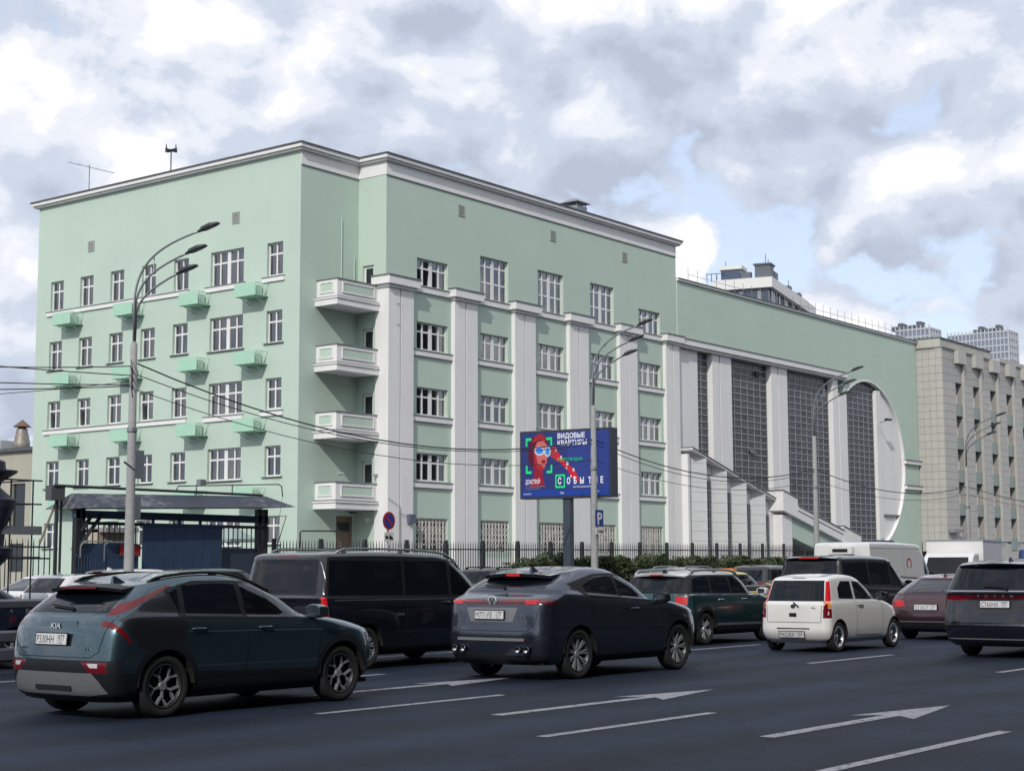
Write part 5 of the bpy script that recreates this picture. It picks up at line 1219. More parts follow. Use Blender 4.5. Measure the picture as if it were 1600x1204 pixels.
    if s.get('aerial'):
        ax_, hz_ = s['aerial'], tree.ray_cast(Vector((s['aerial'], 0, 4)), Vector((0, 0, -1)))[0]
        MB().hexa([(ax_-0.08, -0.03, hz_.z-0.01), (ax_+0.12, -0.02, hz_.z-0.01), (ax_+0.12, 0.02, hz_.z-0.01), (ax_-0.08, 0.03, hz_.z-0.01), (ax_-0.07, -0.008, hz_.z+0.075), (ax_-0.03, -0.006, hz_.z+0.075), (ax_-0.03, 0.006, hz_.z+0.075), (ax_-0.07, 0.008, hz_.z+0.075)]).build('shark_fin_aerial', s.get('aerial_m', P), root)
    if s.get('wiper'):
        wy, wz = s['wiper']; H = [hitR(wy-0.05, wz), hitR(wy+0.12, wz+0.012), hitR(wy+0.36, wz+0.03)]; MB().tube([tuple(h[0]+h[1]*0.02) for h in H], 0.011, 6).lathe([(0.02, 0), (0.025, 0.03)], 8, lambda a, b, h: (H[0][0].x-h, H[0][0].y+a, H[0][0].z+b)).build('rear_wiper', PLAST, root)
    if s.get('badge'):
        txt, by, bz, sz, bold = s['badge'][:5]; p, n_ = hitR(by, bz); me = text_mesh(txt, sz, 0.004, 'CENTER', bold, s['badge'][5] if len(s['badge']) > 5 else 1.0)
        o = link('badge', me, CHROME, root, (p.x-0.010, by, bz-sz*0.35), (math.pi/2+0.0, 0, -math.pi/2)); 
    ctx = dict(root=root, hitR=hitR, hitS=hitS, strip=strip, body=body)
    if s.get('extra'): s['extra'](ctx)
    return root

def mir(poly): return poly
# ---------------- grey-green crossover, nearest car
def near_extra(c):
    root, hitR = c['root'], c['hitR']
    # recessed handle bar above the plate
    x = hitR(0, 0.99)[0].x
    MB().hexa([(x-0.015, -0.36, 0.925), (x-0.015, 0.36, 0.925), (x+0.05, 0.36, 0.925), (x+0.05, -0.36, 0.925), (x+0.002, -0.30, 1.035), (x+0.002, 0.30, 1.035), (x+0.05, 0.30, 1.035), (x+0.05, -0.30, 1.035)]).build('handle_bar', MATS['paint_greygreen'], root)
    link('badge', text_mesh('KIA', 0.085, 0.004, 'CENTER', 0.001, 1.25), CHROME, root, (x-0.022, 0.02, 0.955), (math.pi/2-0.15, 0, -math.pi/2))
    for y in (0.52, -0.55): link('badge', text_mesh('NIRO' if y > 0 else 'HEV', 0.035, 0.002, 'CENTER'), CHROME, root, (hitR(y, 0.74)[0].x-0.006, y, 0.735), (math.pi/2, 0, -math.pi/2))
    MB().box(0.02, 0.06, -0.30, 0.30, 0.315, 0.36).build('diffuser_slot', PLAST, root)
GREYG = paint_mat('paint_greygreen', (0.060, 0.105, 0.130), 0.85, 0.28)
crossover = dict(L=4.42, W=1.825, zb=1.10, zc=1.03, zh=0.90, g0=0.16, g1=0.52, w0=3.3, w1=2.35, zr=1.415, zf=1.465, arch=0.085, wroof=0.76, ro=0.82, wb=2.72, wr=0.335, gc=0.19, paint=GREYG, clad=True, cladm=mat('cladding_dark', (0.012, 0.014, 0.019), 0.45, spec=0.25), zbump=0.55,
    wheel=('y', 5), rim_m=(ALLOYD, mat('alloy_machined', (0.30, 0.30, 0.32), 0.4, metal=0.4)), plate=(0.02, 0.845, 'P330HH', '977'), mirror=(3.02, 1.0, GREYG), handles=[(1.25, 0.93), (2.25, 0.92)], rails=(0.75, 2.6, PLAST), rail_h=0.022, spoiler=(0.20, 0.035, 0.66, PLAST), stop_lamp=(0.30, REDM), aerial=0.85, wiper=(-0.05, 1.155), seats=[(1.95, -0.38), (1.95, 0.38)], extra=near_extra,
    parts=[('bumper', mat('cladding_dark', (0.012, 0.014, 0.019), 0.45, spec=0.25), [(-0.95, 0.63), (0.95, 0.63), (0.95, 0.10), (-0.95, 0.10)], 'rear'),
           ('sill', mat('cladding_dark', (0.02, 0.023, 0.028)), [(0, 0.50), (4.4, 0.40), (4.4, 0.1), (0, 0.1)], 'side'),
           ('skid_plate', SILVP, [[(-0.62, 0.50), (0.62, 0.50), (0.70, 0.42), (0.78, 0.29), (0.55, 0.26), (-0.55, 0.26), (-0.78, 0.29), (-0.70, 0.42)]], 'rear'),
           ('rear_quarter_blade', mat('blade_black', (0.012, 0.014, 0.018), 0.25, coat=0.6), [[(0.86, 1.36), (0.22, 1.05), (0.45, 0.74), (0.95, 0.62), (1.12, 0.98)]], 'side'),
           ('window_trim', PLAST, [[(0.86, 1.36), (1.02, 1.03), (3.16, 1.00), (2.55, 1.425), (1.9, 1.455), (1.3, 1.455)]], 'side'),
           ('tail_light', REDM, [[(1.0, 1.40), (0.92, 1.405), (0.06, 1.125), (0.02, 1.07), (0.11, 1.055)], [(0.02, 1.075), (0.13, 1.075), (0.35, 0.80), (0.31, 0.80)]], 'side', dict(anyn=0.66)),
           ('rear_fog_light', REDM, [(0.46, 0.615), (0.80, 0.615), (0.80, 0.50), (0.60, 0.50)], 'rear2'), ('reversing_light', CLEARL, [(0.56, 0.60), (0.70, 0.60), (0.70, 0.555), (0.60, 0.555)], 'rear2'),
           ('rear_window', PRIV, [(-0.66, 1.12), (0.66, 1.12), (0.60, 1.38), (-0.60, 1.38)], 'rear'),
           ('quarter_window', PRIV, [(0.90, 1.385), (1.02, 1.10), (1.06, 1.40)], 'side'), ('rear_side_window', PRIV, [(1.10, 1.06), (1.93, 1.045), (1.90, 1.425), (1.35, 1.425), (1.13, 1.40)], 'side'),
           ('front_side_window', SEMI, [(2.00, 1.045), (3.05, 1.02), (2.52, 1.40), (1.98, 1.425)], 'side'), ('windscreen', SEMI, [(-0.72, 1.06), (0.72, 1.06), (0.60, 1.42), (-0.60, 1.42)], 'front'),
           ('headlight', CLEARL, [(4.05, 0.80), (4.4, 0.74), (4.4, 0.66), (4.1, 0.70)], 'side'), ('front_bumper', mat('cladding_dark', (0.02, 0.023, 0.028)), [(-0.9, 0.45), (0.9, 0.45), (0.9, 0.1), (-0.9, 0.1)], 'front')],
    seams=[([(1.97, 1.40), (1.99, 1.05), (1.98, 0.50), (1.92, 0.42)], 'side'), ([(1.10, 1.03), (1.05, 0.80), (1.22, 0.55), (1.30, 0.42)], 'side'), ([(3.10, 1.0), (3.16, 0.8), (3.10, 0.42)], 'side'), ([(1.30, 0.42), (3.10, 0.40)], 'side'),
           ([(-0.78, 1.10), (-0.70, 0.72), (-0.60, 0.66), (0.60, 0.66), (0.70, 0.72), (0.78, 1.10)], 'rear'), ([(1.1, 0.905), (3.6, 0.865)], 'side', dict(w=0.012, m=mat('crease_glint', (0.10, 0.13, 0.15), 0.25, metal=0.4), nm='crease', off=0.004))])  # lighter strip along the doors is a painted glint on the crease
build_car(crossover, 'grey-green crossover with boomerang tail lights and silver skid plate, nearest car at left', 'car', (10.80, 14.5, 0), name='crossover')

# ---------------- dark coupe-shaped sport utility
def coupe_extra(c):
    root, hitR, hitS = c['root'], c['hitR'], c['hitS']
    for sd in (-1, 1):
        for k in range(2):
            y = sd*(0.50+0.15*k); m = MB().lathe([(0.048, 0.0), (0.052, -0.05), (0.044, -0.055), (0.040, 0.03)], 16, lambda a, b, h: (0.03+h, y+a*1.05, 0.44+b)); m.build('exhaust_tip', mat('dark_chrome', (0.14, 0.145, 0.16), 0.25, metal=1.0), root, smooth=True)
    x = hitR(0, 1.11)[0].x; MB().lathe([(0.085, 0), (0.085, 0.015), (0.07, 0.02)], 20, lambda a, b, h: (x-h, a, 1.115+b)).build('badge', CHROME, root)
    MB().poly([(x-0.022, 0.045, 1.16), (x-0.022, 0.02, 1.16), (x-0.022, 0.0, 1.09), (x-0.022, -0.02, 1.16), (x-0.022, -0.045, 1.16), (x-0.022, 0.0, 1.055)]).build('badge_emblem', PLAST, root, fix=False)
    link('badge', text_mesh('UNI-S', 0.07, 0.003, 'CENTER', 0, 1.1), CHROME, root, (hitR(-0.52, 0.90)[0].x-0.012, -0.52, 0.88), (math.pi/2, 0, -math.pi/2))
    MB().box(hitR(0, 0.585)[0].x-0.01, 0.05, -0.60, 0.60, 0.56, 0.60).build('bumper_strip', SILVP, root)
    for a, b in ((-0.80, -0.34),): MB().box(hitR(-0.5, 0.585)[0].x-0.012, 0.1, -0.62, -0.40, 0.57, 0.595).build('reflector', REDM, root)
DKGREY = paint_mat('paint_darkgrey', (0.050, 0.062, 0.088), 0.85, 0.26)
coupe = dict(L=4.54, W=1.87, zb=1.25, zc=1.08, zh=0.97, g0=0.33, g1=0.80, w0=3.35, w1=2.35, zr=1.525, zf=1.545, arch=0.055, wroof=0.75, ro=0.93, wb=2.71, wr=0.36, gc=0.22, paint=DKGREY, zbump=0.62, tail=0.04, cr=0.38,
    wheel=('pair', 9), rim_m=(ALLOYD, mat('alloy_gun', (0.33, 0.34, 0.36), 0.4, metal=0.4)), plate=(0.02, 0.925, 'M771УВ', '177'), mirror=(3.02, 1.05, PLAST), handles=[(2.35, 0.98)], spoiler=(0.26, 0.05, 0.64, DKGREY), stop_lamp=(0.12, REDB), aerial=1.05, wiper=(0.05, 1.295), seats=[(1.95, -0.40), (1.95, 0.40)], extra=coupe_extra,
    parts=[('bumper', PLAST, [(-0.95, 0.36), (0.95, 0.36), (0.95, 0.10), (-0.95, 0.10)], 'rear'), ('sill', PLAST, [(0.9, 0.33), (3.7, 0.33), (3.7, 0.1), (0.9, 0.1)], 'side'),
           ('window_trim', PLAST, [[(0.72, 1.36), (1.20, 1.13), (3.16, 1.06), (2.55, 1.465), (2.0, 1.515), (1.5, 1.50)]], 'side'),
           ('plate_recess', SILVP, [[(-0.46, 1.03), (0.46, 1.03), (0.38, 0.83), (-0.38, 0.83)]], 'rear'),
           ('light_bar', REDD, [(-0.95, 1.15), (0.95, 1.15), (0.95, 1.07), (-0.95, 1.07)], 'rear'), ('light_bar_end', REDD, [(0, 1.15), (0.40, 1.12), (0.30, 1.07), (0, 1.07)], 'side'),
           ('tail_light', REDB, [(0.56, 1.135), (0.76, 1.135), (0.74, 1.082), (0.58, 1.082)], 'rear2'),
           ('rear_window', PRIV, [(-0.66, 1.29), (0.66, 1.29), (0.58, 1.49), (-0.58, 1.49)], 'rear'),
           ('rear_side_window', PRIV, [(1.20, 1.16), (1.98, 1.13), (1.95, 1.475), (1.52, 1.47), (1.12, 1.33)], 'side'), ('front_side_window', SEMI, [(2.05, 1.13), (3.02, 1.08), (2.50, 1.44), (2.02, 1.475)], 'side'), ('windscreen', SEMI, [(-0.74, 1.12), (0.74, 1.12), (0.62, 1.49), (-0.62, 1.49)], 'front')],
    seams=[([(2.01, 1.46), (2.03, 1.1), (2.0, 0.5), (1.95, 0.40)], 'side'), ([(1.25, 1.12), (1.22, 0.85), (1.38, 0.55), (1.42, 0.40)], 'side'), ([(3.08, 1.05), (3.16, 0.8), (3.10, 0.40)], 'side'),
           ([(-0.80, 1.06), (-0.72, 0.76), (-0.60, 0.70), (0.60, 0.70), (0.72, 0.76), (0.80, 1.06)], 'rear'), ([(-0.9, 1.118), (-0.2, 1.118)], 'rear', dict(w=0.012, m=REDB, nm='light_line')), ([(0.2, 1.118), (0.9, 1.118)], 'rear', dict(w=0.012, m=REDB, nm='light_line'))])
build_car(coupe, 'dark grey coupe-shaped sport utility with full-width light bar and four exhaust tips', 'car', (18.27, 14.43, 0), name='sport_utility')

# ---------------- black passenger van
BLK = paint_mat('paint_black', (0.004, 0.005, 0.012), 0.2, 0.2)
van = dict(L=5.14, W=1.93, zb=1.17, zc=1.15, zh=1.02, g0=0.05, g1=0.22, w0=4.45, w1=3.45, zr=1.84, zf=1.80, arch=0.04, wroof=0.85, wup=0.95, ro=1.03, wb=3.2, wr=0.34, gc=0.21, paint=BLK, cr=0.2, pr=4.5, tail=0.03, zbump=0.52,
    wheel=('pair', 12), mirror=(4.1, 1.15, BLK), handles=[(3.35, 1.02), (3.0, 1.03)], rails=(0.5, 3.6, STEEL), rail_r=0.02, seats=[(3.1, -0.45), (3.1, 0.45)],
    parts=[('window_trim', PLAST, [[(0.12, 1.13), (4.2, 1.10), (3.62, 1.71), (3.0, 1.76), (0.22, 1.77)]], 'side'), ('rear_side_window', PRIV, [(0.20, 1.18), (1.95, 1.16), (1.95, 1.72), (0.28, 1.72)], 'side'), ('middle_side_window', PRIV, [(2.02, 1.16), (3.12, 1.15), (3.12, 1.715), (2.02, 1.72)], 'side'),
           ('front_side_window', SEMI, [(3.20, 1.15), (4.08, 1.13), (3.58, 1.66), (3.20, 1.70)], 'side'), ('rear_window', PRIV, [(-0.76, 1.18), (0.76, 1.18), (0.70, 1.74), (-0.70, 1.74)], 'rear'),
           ('tail_light', REDB, [(-0.02, 0.82), (0.17, 0.84), (0.13, 1.13), (-0.02, 1.16)], 'side'), ('tail_light', REDB, [(0.86, 0.82), (1.0, 0.82), (1.0, 1.15), (0.88, 1.15)], 'rear2'), ('stop_lamp', REDM, [(-0.24, 1.815), (0.24, 1.815), (0.24, 1.785), (-0.24, 1.785)], 'rear'),
           ('windscreen', SEMI, [(-0.80, 1.2), (0.80, 1.2), (0.72, 1.74), (-0.72, 1.74)], 'front'), ('sill', PLAST, [(0, 0.34), (5.1, 0.34), (5.1, 0.1), (0, 0.1)], 'side')],
    seams=[([(2.0, 1.75), (2.0, 0.5), (2.0, 0.40)], 'side'), ([(3.16, 1.73), (3.16, 0.40)], 'side'), ([(0.3, 1.10), (4.0, 1.085)], 'side', dict(w=0.02, m=mat('crease_glint_dark', (0.05, 0.055, 0.07), 0.2), nm='crease')), ([(4.2, 1.08), (4.2, 0.7)], 'side'), ([(0.20, 1.70), (0.17, 1.18)], 'side', dict(m=CHROME, w=0.012, nm='tailgate_edge')),  # pale side strip paints the light caught by the body crease
           ([(-0.2, 1.80), (0.2, 1.80)], 'rear', dict(w=0.02, m=REDM, nm='stop_lamp'))])
build_car(van, 'black passenger van with roof rails and tall red tail lights beside the grey-green crossover', 'van', (18.07, 18.55, 0), name='passenger_van')

# ---------------- dark green small crossover with white roof
GRN = paint_mat('paint_deepgreen', (0.020, 0.085, 0.090), 0.8, 0.28); WHT = paint_mat('paint_white', (0.66, 0.66, 0.66), 0.0, 0.35)
mini = dict(L=4.30, W=1.82, zb=1.06, zc=1.03, zh=0.93, g0=0.10, g1=0.36, w0=3.25, w1=2.55, zr=1.475, zf=1.48, arch=0.03, wroof=0.80, ro=0.77, wb=2.67, wr=0.335, gc=0.19, paint=GRN, roof_m=WHT, clad=True, cr=0.3, zbump=0.52,
    wheel=('double', 5), mirror=(3.1, 1.0, WHT), handles=[(1.35, 0.93), (2.35, 0.93)], handle_m=CHROME, rails=(0.45, 2.5, STEEL), rail_r=0.03, spoiler=(0.12, 0.03, 0.70, WHT), stop_lamp=(0.16, REDB), aerial=0.6, aerial_m=PLAST, seats=[(2.0, -0.38), (2.0, 0.38)],
    parts=[('sill', PLAST, [(0, 0.40), (4.3, 0.38), (4.3, 0.1), (0, 0.1)], 'side'), ('window_trim', PLAST, [[(0.14, 1.05), (3.20, 1.02), (2.70, 1.44), (0.42, 1.45)]], 'side'), ('window_trim', PLAST, [(-0.95, 1.06), (0.95, 1.06), (0.95, 1.43), (-0.95, 1.43)], 'rear'),
           ('quarter_window', PRIV, [(0.30, 1.08), (1.02, 1.07), (1.05, 1.42), (0.46, 1.42)], 'side'), ('rear_side_window', PRIV, [(1.08, 1.07), (1.85, 1.06), (1.83, 1.42), (1.10, 1.42)], 'side'), ('front_side_window', SEMI, [(1.92, 1.06), (3.02, 1.04), (2.62, 1.41), (1.90, 1.42)], 'side'),
           ('rear_window', PRIV, [(-0.64, 1.09), (0.64, 1.09), (0.60, 1.41), (-0.60, 1.41)], 'rear'), ('tail_light', REDB, [(0.56, 0.84), (0.82, 0.84), (0.82, 1.01), (0.56, 1.01)], 'rear2'), ('tail_light_side', REDM, [(0.0, 0.84), (0.12, 0.85), (0.12, 1.0), (0.0, 1.02)], 'side'), ('bumper', PLAST, [(-0.95, 0.42), (0.95, 0.42), (0.95, 0.1), (-0.95, 0.1)], 'rear'), ('windscreen', SEMI, [(-0.72, 1.06), (0.72, 1.06), (0.64, 1.44), (-0.64, 1.44)], 'front')],
    seams=[([(1.88, 1.42), (1.90, 0.45)], 'side'), ([(1.05, 1.05), (1.12, 0.7), (1.25, 0.45)], 'side'), ([(3.15, 1.02), (3.1, 0.45)], 'side'), ([(0.1, 1.045), (3.3, 1.015)], 'side', dict(m=CHROME, w=0.018, nm='belt_strip')), ([(1.2, 0.42), (3.1, 0.40)], 'side', dict(m=SILVP, w=0.05, nm='sill_strip'))])
build_car(mini, 'dark green small crossover with white roof and silver roof rails', 'car', (28.58, 18.32, 0), name='small_crossover')

# ---------------- small white hatchback
def mira_extra(c):
    root, hitR = c['root'], c['hitR']
    MB().box(hitR(0.02, 0.70)[0].x-0.008, 0.1, -0.07, 0.08, 0.665, 0.735).build('latch_recess', PLAST, root)
    link('badge', text_mesh('MIRA', 0.04, 0.002, 'CENTER'), CHROME, root, (hitR(-0.42, 0.83)[0].x-0.008, -0.42, 0.82), (math.pi/2, 0, -math.pi/2))
    MB().lathe([(0.04, 0), (0.04, 0.008)], 16, lambda a, b, h: (hitR(0.0, 0.86)[0].x-h, a*1.25, 0.86+b)).build('badge', CHROME, root)
    MB().tube([(hitR(-0.02, 0.93)[0].x-0.02, 0.0, 0.93), (hitR(-0.12, 0.85)[0].x-0.02, -0.12, 0.85)], 0.014, 6).build('rear_wiper', PLAST, root)
    MB().box(hitR(0, 0.44)[0].x-0.006, 0.08, -0.34, 0.34, 0.435, 0.455).build('bumper_slot', PLAST, root)
CREAM = paint_mat('paint_cream', (0.72, 0.715, 0.69), 0.0, 0.35)
mira = dict(L=3.48, W=1.475, zb=0.93, zc=0.97, zh=0.86, g0=0.06, g1=0.26, w0=2.62, w1=1.80, zr=1.40, zf=1.40, arch=0.045, wroof=0.80, ro=0.50, wb=2.45, wr=0.285, tw=0.17, gc=0.17, paint=CREAM, cr=0.24, zbump=0.40, tail=0.02, wheel=('double', 5), rim_m=(ALLOY, CHROME), plate=(0.02, 0.335, 'M622BX', '193'), mirror=(2.42, 0.95, PLAST), handles=[(1.42, 0.86)], handle_m=PLAST, seats=[(1.25, -0.32), (1.25, 0.32)], extra=mira_extra, inset=0.02,
    parts=[('rear_window', PRIV, [(-0.60, 0.955), (0.60, 0.955), (0.54, 1.345), (-0.54, 1.345)], 'rear'), ('high_stop_lamp', PLAST, [(-0.14, 1.40), (0.14, 1.40), (0.14, 1.38), (-0.14, 1.38)], 'rear'),
           ('tail_light', REDM, [(0.60, 0.64), (0.80, 0.64), (0.80, 0.82), (0.60, 0.82)], 'rear2'), ('indicator', AMBER, [(0.60, 0.83), (0.80, 0.83), (0.80, 0.95), (0.60, 0.95)], 'rear2'), ('brake_light', REDB, [(0.605, 0.955), (0.80, 0.955), (0.66, 1.33), (0.56, 1.33)], 'rear2'), ('reversing_light', CLEARL, [(0.63, 0.70), (0.70, 0.70), (0.70, 0.77), (0.63, 0.77)], 'rear2'),
           ('light_cluster_side', REDM, [(0.0, 0.66), (0.10, 0.68), (0.13, 0.95), (0.14, 1.30), (0.0, 1.3)], 'side'),
           ('rear_side_window', PRIV, [(0.58, 1.00), (1.20, 0.985), (1.17, 1.33), (0.78, 1.33), (0.60, 1.2)], 'side'), ('front_side_window', SEMI, [(1.29, 0.985), (2.34, 0.96), (1.92, 1.29), (1.26, 1.33)], 'side'), ('windscreen', SEMI, [(-0.58, 1.0), (0.58, 1.0), (0.5, 1.36), (-0.5, 1.36)], 'front')],
    seams=[([(1.24, 1.33), (1.26, 0.9), (1.22, 0.30)], 'side'), ([(2.40, 0.95), (2.42, 0.6), (2.36, 0.28)], 'side'), ([(1.22, 0.30), (2.36, 0.28)], 'side', dict(w=0.012)), ([(-0.58, 0.94), (-0.56, 0.56), (0.56, 0.56), (0.58, 0.94)], 'rear')])
build_car(mira, 'small white hatchback with red and amber tail light clusters', 'car', (27.70, 14.56, 0), name='hatchback')

# ---------------- brown fastback
BRN = paint_mat('paint_brown', (0.085, 0.040, 0.045), 0.8, 0.3)
fast = dict(L=4.6, W=1.86, zb=0.98, zc=0.98, zh=0.86, g0=0.20, g1=0.95, w0=3.25, w1=2.35, zr=1.37, zf=1.40, arch=0.03, wroof=0.72, ro=0.95, wb=2.8, wr=0.33, gc=0.17, paint=BRN, cr=0.36, zbump=0.48, wheel=('double', 5), plate=(0.0, 0.715, 'O116OT', '777'), mirror=(3.05, 0.97, BRN), aerial=1.2, seats=[(2.0, -0.4), (2.0, 0.4)], badge=('AUDI', 0.0, 0.90, 0.07, 0.0, 1.5),
    parts=[('rear_window', PRIV, [(-0.64, 1.01), (0.64, 1.01), (0.52, 1.33), (-0.52, 1.33)], 'rear'), ('tail_light', REDB, [(0.50, 0.74), (0.86, 0.72), (0.90, 0.86), (0.56, 0.86)], 'rear2'), ('tail_light_side', REDM, [(0, 0.72), (0.28, 0.76), (0.20, 0.86), (0, 0.86)], 'side'), ('window_trim', PLAST, [(0.8, 1.02), (3.1, 0.97), (2.5, 1.34), (1.7, 1.38), (1.2, 1.32)], 'side'),
           ('rear_side_window', PRIV, [(1.05, 1.04), (1.95, 1.01), (1.92, 1.34), (1.35, 1.31)], 'side'), ('front_side_window', SEMI, [(2.02, 1.01), (2.98, 0.99), (2.45, 1.31), (1.99, 1.34)], 'side'), ('bumper', PLAST, [(-0.95, 0.38), (0.95, 0.38), (0.95, 0.1), (-0.95, 0.1)], 'rear'), ('stop_lamp', REDM, [(-0.2, 1.365), (0.2, 1.365), (0.2, 1.34), (-0.2, 1.34)], 'rear'), ('windscreen', SEMI, [(-0.70, 1.02), (0.70, 1.02), (0.60, 1.36), (-0.60, 1.36)], 'front')],
    seams=[([(-0.5, 0.60), (0.5, 0.60)], 'rear'), ([(-0.85, 0.40), (0.85, 0.40)], 'rear', dict(m=SILVP, w=0.02, nm='bumper_strip'))])
build_car(fast, 'brown fastback with bright red tail lights between the white hatchback and the black people carrier', 'car', (34.0, 14.6, 0), name='fastback')

# ---------------- black people carrier at the right edge
def voy_extra(c):
    root, hitR = c['root'], c['hitR']
    for k, ch in enumerate('VOYAH'): link('badge', text_mesh(ch, 0.075, 0.003, 'CENTER'), CHROME, root, (hitR(0, 1.075)[0].x-0.012, 0.30-k*0.15, 1.05), (math.pi/2, 0, -math.pi/2))
carrier = dict(L=5.2, W=1.98, zb=1.17, zc=1.15, zh=1.0, g0=0.06, g1=0.34, w0=4.25, w1=3.25, zr=1.66, zf=1.68, arch=0.04, wroof=0.80, wup=0.95, ro=1.05, wb=3.06, wr=0.36, gc=0.20, paint=BLK, cr=0.25, zbump=0.56, wheel=('pair', 9), plate=(0.0, 0.935, 'C760HX', '797'), mirror=(3.9, 1.1, BLK), aerial=0.9, spoiler=(0.12, 0.04, 0.74, BLK), seats=[(2.9, -0.45), (2.9, 0.45)], wiper=(-0.15, 1.21), extra=voy_extra,
    parts=[('rear_window', PRIV, [(-0.80, 1.18), (0.80, 1.18), (0.70, 1.60), (-0.70, 1.60)], 'rear'), ('light_bar', REDD, [(-1.0, 1.10), (1.0, 1.10), (1.0, 1.03), (-1.0, 1.03)], 'rear'), ('tail_light', REDM, [(0.45, 1.05), (0.95, 1.10), (0.98, 1.00), (0.55, 1.0)], 'rear2'), ('light_bar_end', REDD, [(0, 1.10), (0.4, 1.08), (0.3, 1.02), (0, 1.02)], 'side'),
           ('plate_recess', mat('grey_gloss', (0.03, 0.03, 0.035), 0.2), [(-0.55, 1.02), (0.55, 1.02), (0.42, 0.82), (-0.42, 0.82)], 'rear'), ('window_trim', PLAST, [(0.25, 1.14), (4.0, 1.1), (3.35, 1.58), (2.6, 1.62), (0.4, 1.60)], 'side'), ('rear_side_window', PRIV, [(0.36, 1.17), (1.8, 1.16), (1.8, 1.57), (0.5, 1.56)], 'side'), ('middle_side_window', PRIV, [(1.88, 1.16), (2.85, 1.15), (2.85, 1.58), (1.88, 1.57)], 'side'), ('front_side_window', SEMI, [(2.92, 1.15), (3.85, 1.13), (3.3, 1.54), (2.92, 1.58)], 'side'), ('windscreen', SEMI, [(-0.78, 1.2), (0.78, 1.2), (0.68, 1.64), (-0.68, 1.64)], 'front')],
    seams=[([(-0.95, 1.165), (0.95, 1.165)], 'rear', dict(m=CHROME, w=0.022, nm='chrome_strip')), ([(-0.92, 0.58), (0.92, 0.58)], 'rear', dict(m=CHROME, w=0.025, nm='bumper_strip')), ([(-0.92, 0.33), (0.92, 0.33)], 'rear', dict(m=SILVP, w=0.02, nm='lower_strip'))])
build_car(carrier, 'black people carrier with full-width rear light bar cut off by the right edge', 'van', (27.65, 10.60, 0), name='people_carrier')

# ---------------- black minivan further ahead
mini_v = dict(L=4.95, W=1.85, zb=1.20, zc=1.15, zh=1.02, g0=0.05, g1=0.26, w0=4.2, w1=3.3, zr=1.86, zf=1.83, arch=0.03, wroof=0.82, wup=0.95, ro=0.95, wb=3.0, wr=0.34, gc=0.2, paint=BLK, cr=0.22, wheel=('pair', 10), mirror=(3.85, 1.12, BLK), spoiler=(0.14, 0.04, 0.74, BLK), stop_lamp=(0.26, REDB), seats=[(2.9, -0.4), (2.9, 0.4)],
    parts=[('rear_window', PRIV, [(-0.76, 1.24), (0.76, 1.24), (0.66, 1.76), (-0.66, 1.76)], 'rear'), ('tail_light', REDM, [(0.6, 0.9), (0.95, 0.9), (0.95, 1.2), (0.7, 1.2)], 'rear2'), ('window_trim', PLAST, [(0.1, 1.15), (4.0, 1.12), (3.4, 1.74), (0.25, 1.78)], 'side'), ('rear_side_window', PRIV, [(0.25, 1.2), (1.6, 1.19), (1.6, 1.73), (0.35, 1.73)], 'side'), ('middle_side_window', PRIV, [(1.68, 1.19), (2.85, 1.18), (2.85, 1.73), (1.68, 1.73)], 'side'), ('front_side_window', SEMI, [(2.92, 1.18), (3.85, 1.15), (3.35, 1.68), (2.92, 1.72)], 'side'), ('windscreen', SEMI, [(-0.74, 1.2), (0.74, 1.2), (0.66, 1.78), (-0.66, 1.78)], 'front')],
    seams=[([(0.3, 1.10), (4.4, 1.05)], 'side', dict(m=CHROME, w=0.02, nm='chrome_strip')), ([(1.64, 1.74), (1.64, 0.4)], 'side'), ([(2.88, 1.74), (2.88, 0.4)], 'side')])
build_car(mini_v, 'black minivan with chrome side strip behind the small white hatchback', 'van', (35.3, 18.15, 0), name='minivan')

